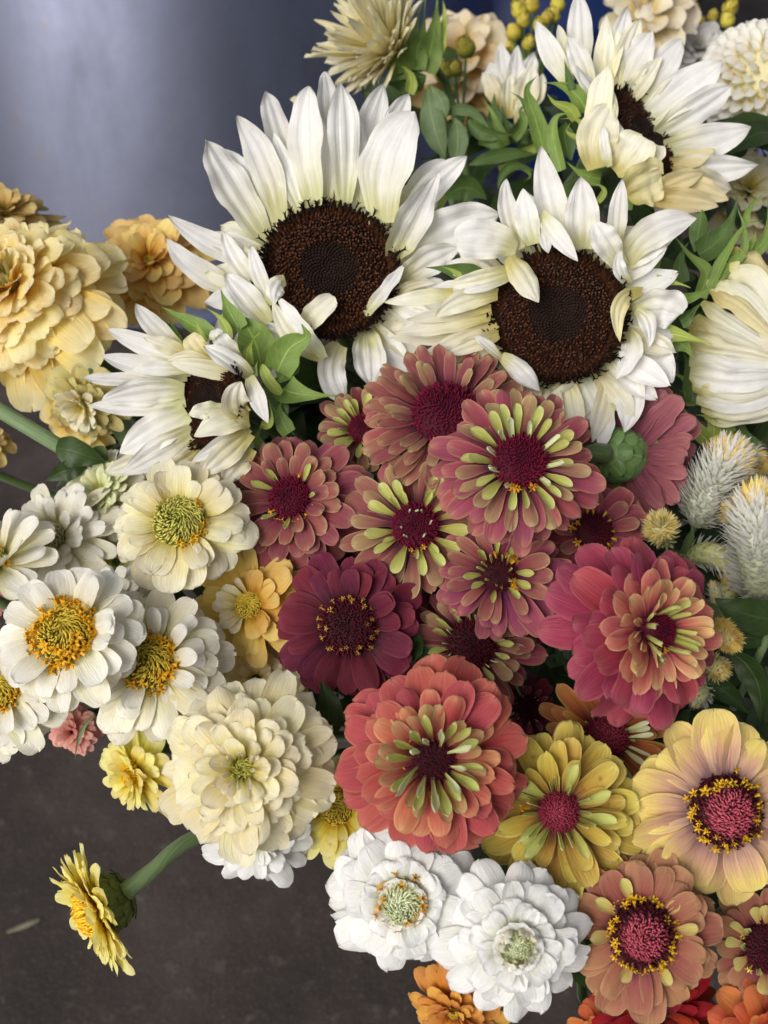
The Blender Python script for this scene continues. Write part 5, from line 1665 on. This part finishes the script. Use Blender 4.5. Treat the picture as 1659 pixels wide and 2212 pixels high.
BUDY = petal_mat((150, 150, 40), (206, 190, 70), (222, 206, 96), vein=.1, trans=.15)
BUDG = petal_mat((120, 130, 44), (160, 158, 58), (186, 176, 76), vein=.1, trans=.15)
bud_sprig('spray of bright yellow round buds against the navy drum', .86, [(1122, 22, 19), (1149, 12, 18), (1205, 10, 18), (1196, 34, 16), (1110, 72, 18), (1142, 94, 17), (1130, 46, 16), (1182, 38, 15), (1165, 55, 15), (1105, 100, 14)], BUDY, 80, (1150, 220))
bud_sprig('spray of yellow buds at the top edge left of the lavender tub', .88, [(1577, 18, 19), (1572, 44, 17), (1498, 22, 15), (1512, 52, 14), (1455, 26, 15), (1540, 36, 14)], BUDY, 81, (1530, 200))
bud_sprig('spray of olive green buds in front of the blurred roses', .82, [(1006, 104, 23), (956, 158, 21), (984, 150, 17), (972, 200, 14)], BUDG, 82, (1000, 260))

# ------------------------------------------------------------------ leaves that can be told apart
def leaf_thing(name, label, d, blades, stems, seed, mats=DARKLEAF):
    o = thing(name, label, 'stem' if name == 'cut_stem' else 'leaf', P(*reg(blades[0][0], *blades[0][1][0][:2]), d))
    bpy.context.view_layer.update()
    traced(o, 'blade', d, blades, mats, 'leaf', seed, groove=.0, ripple=.04)
    for (r, pts, rad) in stems:
        W3 = [P(*reg(r, p[0], p[1]), d - p[2] / 100) for p in pts]
        V, F, U = tube_geo(inv_pts(o, W3), [rad, rad], 10, 14)
        link('stem', mesh('stem', V, F, U, STEM_PALE), o)
    return o


leaf_thing('cut_stem', 'thick pale green stem crossing the left edge with one dark curled leaf', .57,
           [('r4', [(330, 1215, .4), (450, 1240, .9), (640, 1300, .4)], 200), ('r4', [(520, 1330, .2), (400, 1350, .5), (275, 1415, .2)], 130), ('r4', [(540, 1230, .0), (600, 1250, .2), (650, 1290, .1)], 110, SEPALD)],
           [('r4', [(-150, 900, 0), (0, 990, .1), (200, 1110, .2), (390, 1225, 0), (560, 1330, -.6)], .0042)], 90)
leaf_thing('cut_stem', 'dark green stalk under the small sunflower, left of its lower petals', .60, [('r4', [(530, 1010, 0), (620, 1030, .2), (720, 1050, 0)], 70)], [('r4', [(540, 1010, .2), (680, 1040, .2), (760, 1140, 0), (800, 1220, -.5)], .0060)], 91)
leaf_thing('leaf_sprig', 'dark notched leaf between the biggest cream and the coral blooms', .485, [('r8', [(440, 1520, 0), (500, 1330, .2), (450, 1140, .1)], 190), ('r8', [(560, 1420, -.3), (520, 1330, -.2), (560, 1200, -.2)], 120)], [('r8', [(440, 1500, 0), (520, 1700, -2)], .0015)], 92)
leaf_thing('leaf_sprig', 'dark leaf tucked right of the wine red zinnia', .50, [('r8', [(930, 1020, 0), (1010, 930, .2), (1000, 830, 0)], 150), ('r8', [(1130, 1010, 0), (1060, 970, .1), (1000, 900, 0)], 90)], [('r8', [(1000, 1000, 0), (1060, 1150, -2)], .0015)], 93)
leaf_thing('leaf_sprig', 'broad glossy green leaves below the celosia plumes at the right edge', .50,
           [('r9', [(1850, 770, -.4), (1560, 745, .2), (1340, 640, 0)], 230), ('r9', [(1400, 950, -1.2), (1580, 1120, -.8), (1610, 1400, -.8)], 180), ('r9', [(1650, 900, -1.6), (1520, 870, -1.4), (1400, 850, -1.4)], 150), ('r9', [(1280, 1150, -2), (1400, 1200, -1.8), (1550, 1340, -1.8)], 150),
            ('r9', [(1650, 1050, -1.5), (1640, 1250, -1.3), (1650, 1400, -1.3)], 120), ('r9', [(1130, 1500, -1.8), (1130, 1400, -1.6), (1200, 1300, -1.6)], 120), ('r9', [(1050, 1500, -1.8), (1200, 1480, -1.6), (1320, 1400, -1.6)], 130)],
           [('r9', [(1700, 770, -1), (1600, 1000, -2), (1450, 1300, -4)], .002)], 94)
leaf_thing('leaf_sprig', 'soft sage green felted leaves in the gap right of the tallest sunflower', .70,
           [('E', [(250, 800, 0), (150, 500, .4), (110, 200, .2)], 230, SAGE), ('E', [(250, 480, .6), (220, 330, .9), (130, 200, .7)], 140, SAGE), ('E', [(250, 460, .4), (430, 400, .8), (620, 560, .5)], 110, SAGE), ('E', [(330, 880, .2), (360, 640, .4), (330, 470, .3)], 190, SAGE),
            ('E', [(450, 480, .2), (580, 600, .5), (820, 600, .5)], 130, SEPALD), ('E', [(480, 560, 0), (640, 660, .2), (720, 780, .1)], 140, SEPALD), ('E', [(450, 860, .3), (720, 780, .6), (1010, 770, .3)], 130, SEPALD), ('E', [(690, 1050, .3), (800, 880, .6), (1000, 920, .4)], 90, SEPALD),
            ('E', [(250, 1150, 0), (420, 1050, .1), (600, 1150, 0)], 240, SEPALD), ('E', [(120, 1300, 0), (200, 1230, .2), (245, 1100, .2)], 60, SEPAL)],
           [('E', [(230, 450, .3), (250, 800, -.4), (330, 1200, -2)], .003)], 95)
leaf_thing('leaf_sprig', 'thin grey green blade pointing down at the coral pink zinnia', .505, [('r7', [(575, 1340, 0), (490, 1440, .3), (450, 1610, .1)], 26)], [], 96, SAGE)

# ------------------------------------------------------------------ celosia plumes
BR_W = petal_mat((206, 212, 178), (236, 236, 226), (244, 242, 238), p1=.3, p2=.8, vein=.06, trans=.34)
BR_G = petal_mat((176, 186, 118), (216, 214, 150), (236, 228, 176), p1=.3, p2=.8, vein=.06, trans=.3)
BR_Y = petal_mat((244, 196, 60), (251, 218, 100), (252, 236, 160), p1=.3, p2=.8, vein=.06, trans=.34)


def celosia(label, axis, d, r_px, n, seed, ytop=.3, mats=(BR_W, BR_Y), blen=.5, hairs=420, extra=0):
    rr = random.Random(seed)
    pts = [P(x, y, d - h / 100) for x, y, h in axis]
    R = r_px * 1.16 * d / FPX
    o = thing('celosia', label, 'flower', pts[0], None, 'celosia plumes at the right')
    bpy.context.view_layer.update()
    c = curve_pts([np.array(p) - pts[0] for p in pts], 30)
    T = np.gradient(c, axis=0)
    T /= np.linalg.norm(T, axis=1)[:, None]
    rad = lambda t: R * .62 * float(np.interp(t, [0, .1, .45, .8, .95, 1], [.55, .85, 1, .8, .5, .12]))
    V, F, U = tube_geo(list(c), [rad(t) * .8 for t in np.linspace(0, 1, 12)], 12, 20)
    link('spike_core', mesh('spike_core', V, F, U, BR_W if extra else BR_G), o)
    ms, spare = [], []
    for v in range(3):
        V, F, U = petal_geo(R * blen * 1.05, R * .2, 'spike', 8, 22, .7, rr, nu=5, nv=3, groove=0, ripple=0)
        ms.append([mesh('bract', V, F, U, m) for m in mats])
        spare.append((V, F, U))
    H = Acc()
    cy, cw = np.array(lin((252, 218, 104))), np.array(lin((246, 236, 200)))
    X = Acc()
    hairs = int(hairs * 3)
    for i in range(n + extra + hairs):
        hair = i >= n + extra
        t = (i + .5) / (n + extra) if not hair else 1 - ytop * rr.random() ** 1.0
        f = t * 29
        k = min(int(f), 28)
        p = c[k] + (c[k + 1] - c[k]) * (f - k)
        tt = T[k]
        a = np.cross(tt, [.3, .2, .9])
        a /= np.linalg.norm(a)
        b = np.cross(tt, a)
        th = i * 2.399963
        out = a * math.cos(th) + b * math.sin(th)
        dirv = out * (1 - .75 * max(0, (t - .75) / .25)) + tt * (.45 + 1.2 * max(0, (t - .8) / .2)) + np.array([rr.uniform(-1, 1) for _ in range(3)]) * .22
        dirv /= np.linalg.norm(dirv)
        base = p + out * rad(t) * .72
        if not hair:
            x = Vector(dirv)
            y = Vector(np.cross(tt, out)).normalized()
            y = (y - x * y.dot(x)).normalized()
            z = x.cross(y)
            Mx = Matrix((x, y, z)).transposed().to_4x4()
            Mx.translation = Vector(base)
            if extra and rr.random() < extra / (n + extra):
                V_, F_, U_ = spare[i % 3]
                Ms = Mx @ Matrix.Scale(rr.uniform(.75, 1.15), 4)
                X.add([tuple(Ms @ Vector(v)) for v in V_], F_, U_)
                continue
            q = link('bract', ms[i % 3][1 if t > 1 - ytop * .8 and rr.random() < .75 else 0], o)
            q.matrix_local = Mx
            s = rr.uniform(.75, 1.15)
            q.scale = (s, s, s)
        else:
            e = np.cross(dirv, tt)
            e /= max(np.linalg.norm(e), 1e-6)
            L = R * rr.uniform(.25, .5)
            wd = R * .022
            m_ = rr.random()
            col = cy * (1 - m_ * .5) + cw * m_ * .5
            col[3] = 1
            H.add([base + e * wd, base - e * wd, base + dirv * L], [(0, 1, 2)], None, tuple(col))
    if extra:
        link('small_bracts', X.mesh('small_bracts', mats[0]), o, kind='stuff')
    if hairs:
        link('fuzz', H.mesh('fuzz', TINT), o, kind='stuff')
    dn = (c[0] - c[3])
    dn /= np.linalg.norm(dn)
    end = SINK - pts[0] + np.array([.03, 0, 0])
    V, F, U = tube_geo([c[0] + T[0] * .004, c[0] + dn * .02 + np.array([0, .006, -.01]), end * .5, end], [.0022, .002, .002, .002], 8, 14)
    link('stem', mesh('stem', V, F, U, STEM_GREEN), o)
    return o


celosia('largest white bristly celosia plume with a yellow crest, under the closed bud', [(1506, 1130, -.4), (1526, 1075, .4), (1556, 1015, .8), (1588, 975, .3)], .525, 66, 290, 101, .36, extra=420)
celosia('white celosia plume with a yellow crest cut off by the right edge', [(1645, 1300, -.8), (1638, 1210, .6), (1632, 1140, .8), (1640, 1070, .2)], .515, 76, 290, 102, .26, extra=420)
celosia('small cream celosia spike peeping out right of the largest plume', [(1590, 1010, -1), (1612, 985, -.4), (1640, 985, -.2)], .545, 36, 110, 103, .2, hairs=60)
celosia('small greenish celosia spike between the two crested plumes', [(1600, 1060, -1), (1622, 1035, -.6), (1650, 1005, -.6)], .55, 34, 110, 104, .4, (BR_G, BR_Y), hairs=120)
celosia('shaded celosia spike with a yellow tip, below the largest plume', [(1490, 1200, -.5), (1530, 1195, .4), (1572, 1215, .5), (1604, 1246, .2)], .535, 46, 150, 105, .42, (BR_W, BR_Y), hairs=220)
celosia('small round yellowish celosia head above the raspberry pink bloom', [(1440, 1165, -1), (1430, 1145, 0), (1424, 1130, .5)], .515, 44, 110, 106, .5, (BR_G, BR_G), hairs=160)
celosia('golden yellow celosia tip touching the right side of the raspberry pink bloom', [(1552, 1345, -1), (1568, 1372, 0), (1586, 1392, .5)], .49, 34, 120, 107, .95, (BR_Y, BR_Y), hairs=420)
celosia('greenish celosia spike right of the raspberry pink bloom beside the long leaf', [(1530, 1430, -1), (1545, 1440, 0), (1560, 1452, .3)], .50, 34, 110, 108, .4, (BR_G, BR_Y), hairs=120)
celosia('pale grey celosia spike in the dark gap below the raspberry pink bloom', [(1520, 1475, -1), (1515, 1495, 0), (1505, 1515, .2)], .52, 32, 110, 109, .1, (BR_W, BR_G), hairs=40)
celosia('thin white celosia spike close behind the raspberry pink bloom', [(1562, 1360, -1.2), (1552, 1310, -.8), (1540, 1265, -.8)], .50, 26, 110, 110, .1, (BR_W, BR_G), hairs=40)
celosia('olive celosia spike in the shade left of the edge plume', [(1560, 1320, -1.2), (1572, 1280, -.8), (1580, 1245, -.8)], .54, 34, 110, 111, .5, (BR_G, BR_Y), hairs=120)
celosia('faded yellow celosia spike at the left foot of the crested edge plume', [(1600, 1140, -.6), (1585, 1112, .2), (1572, 1092, .3)], .52, 36, 110, 112, .6, (BR_W, BR_Y), hairs=200)
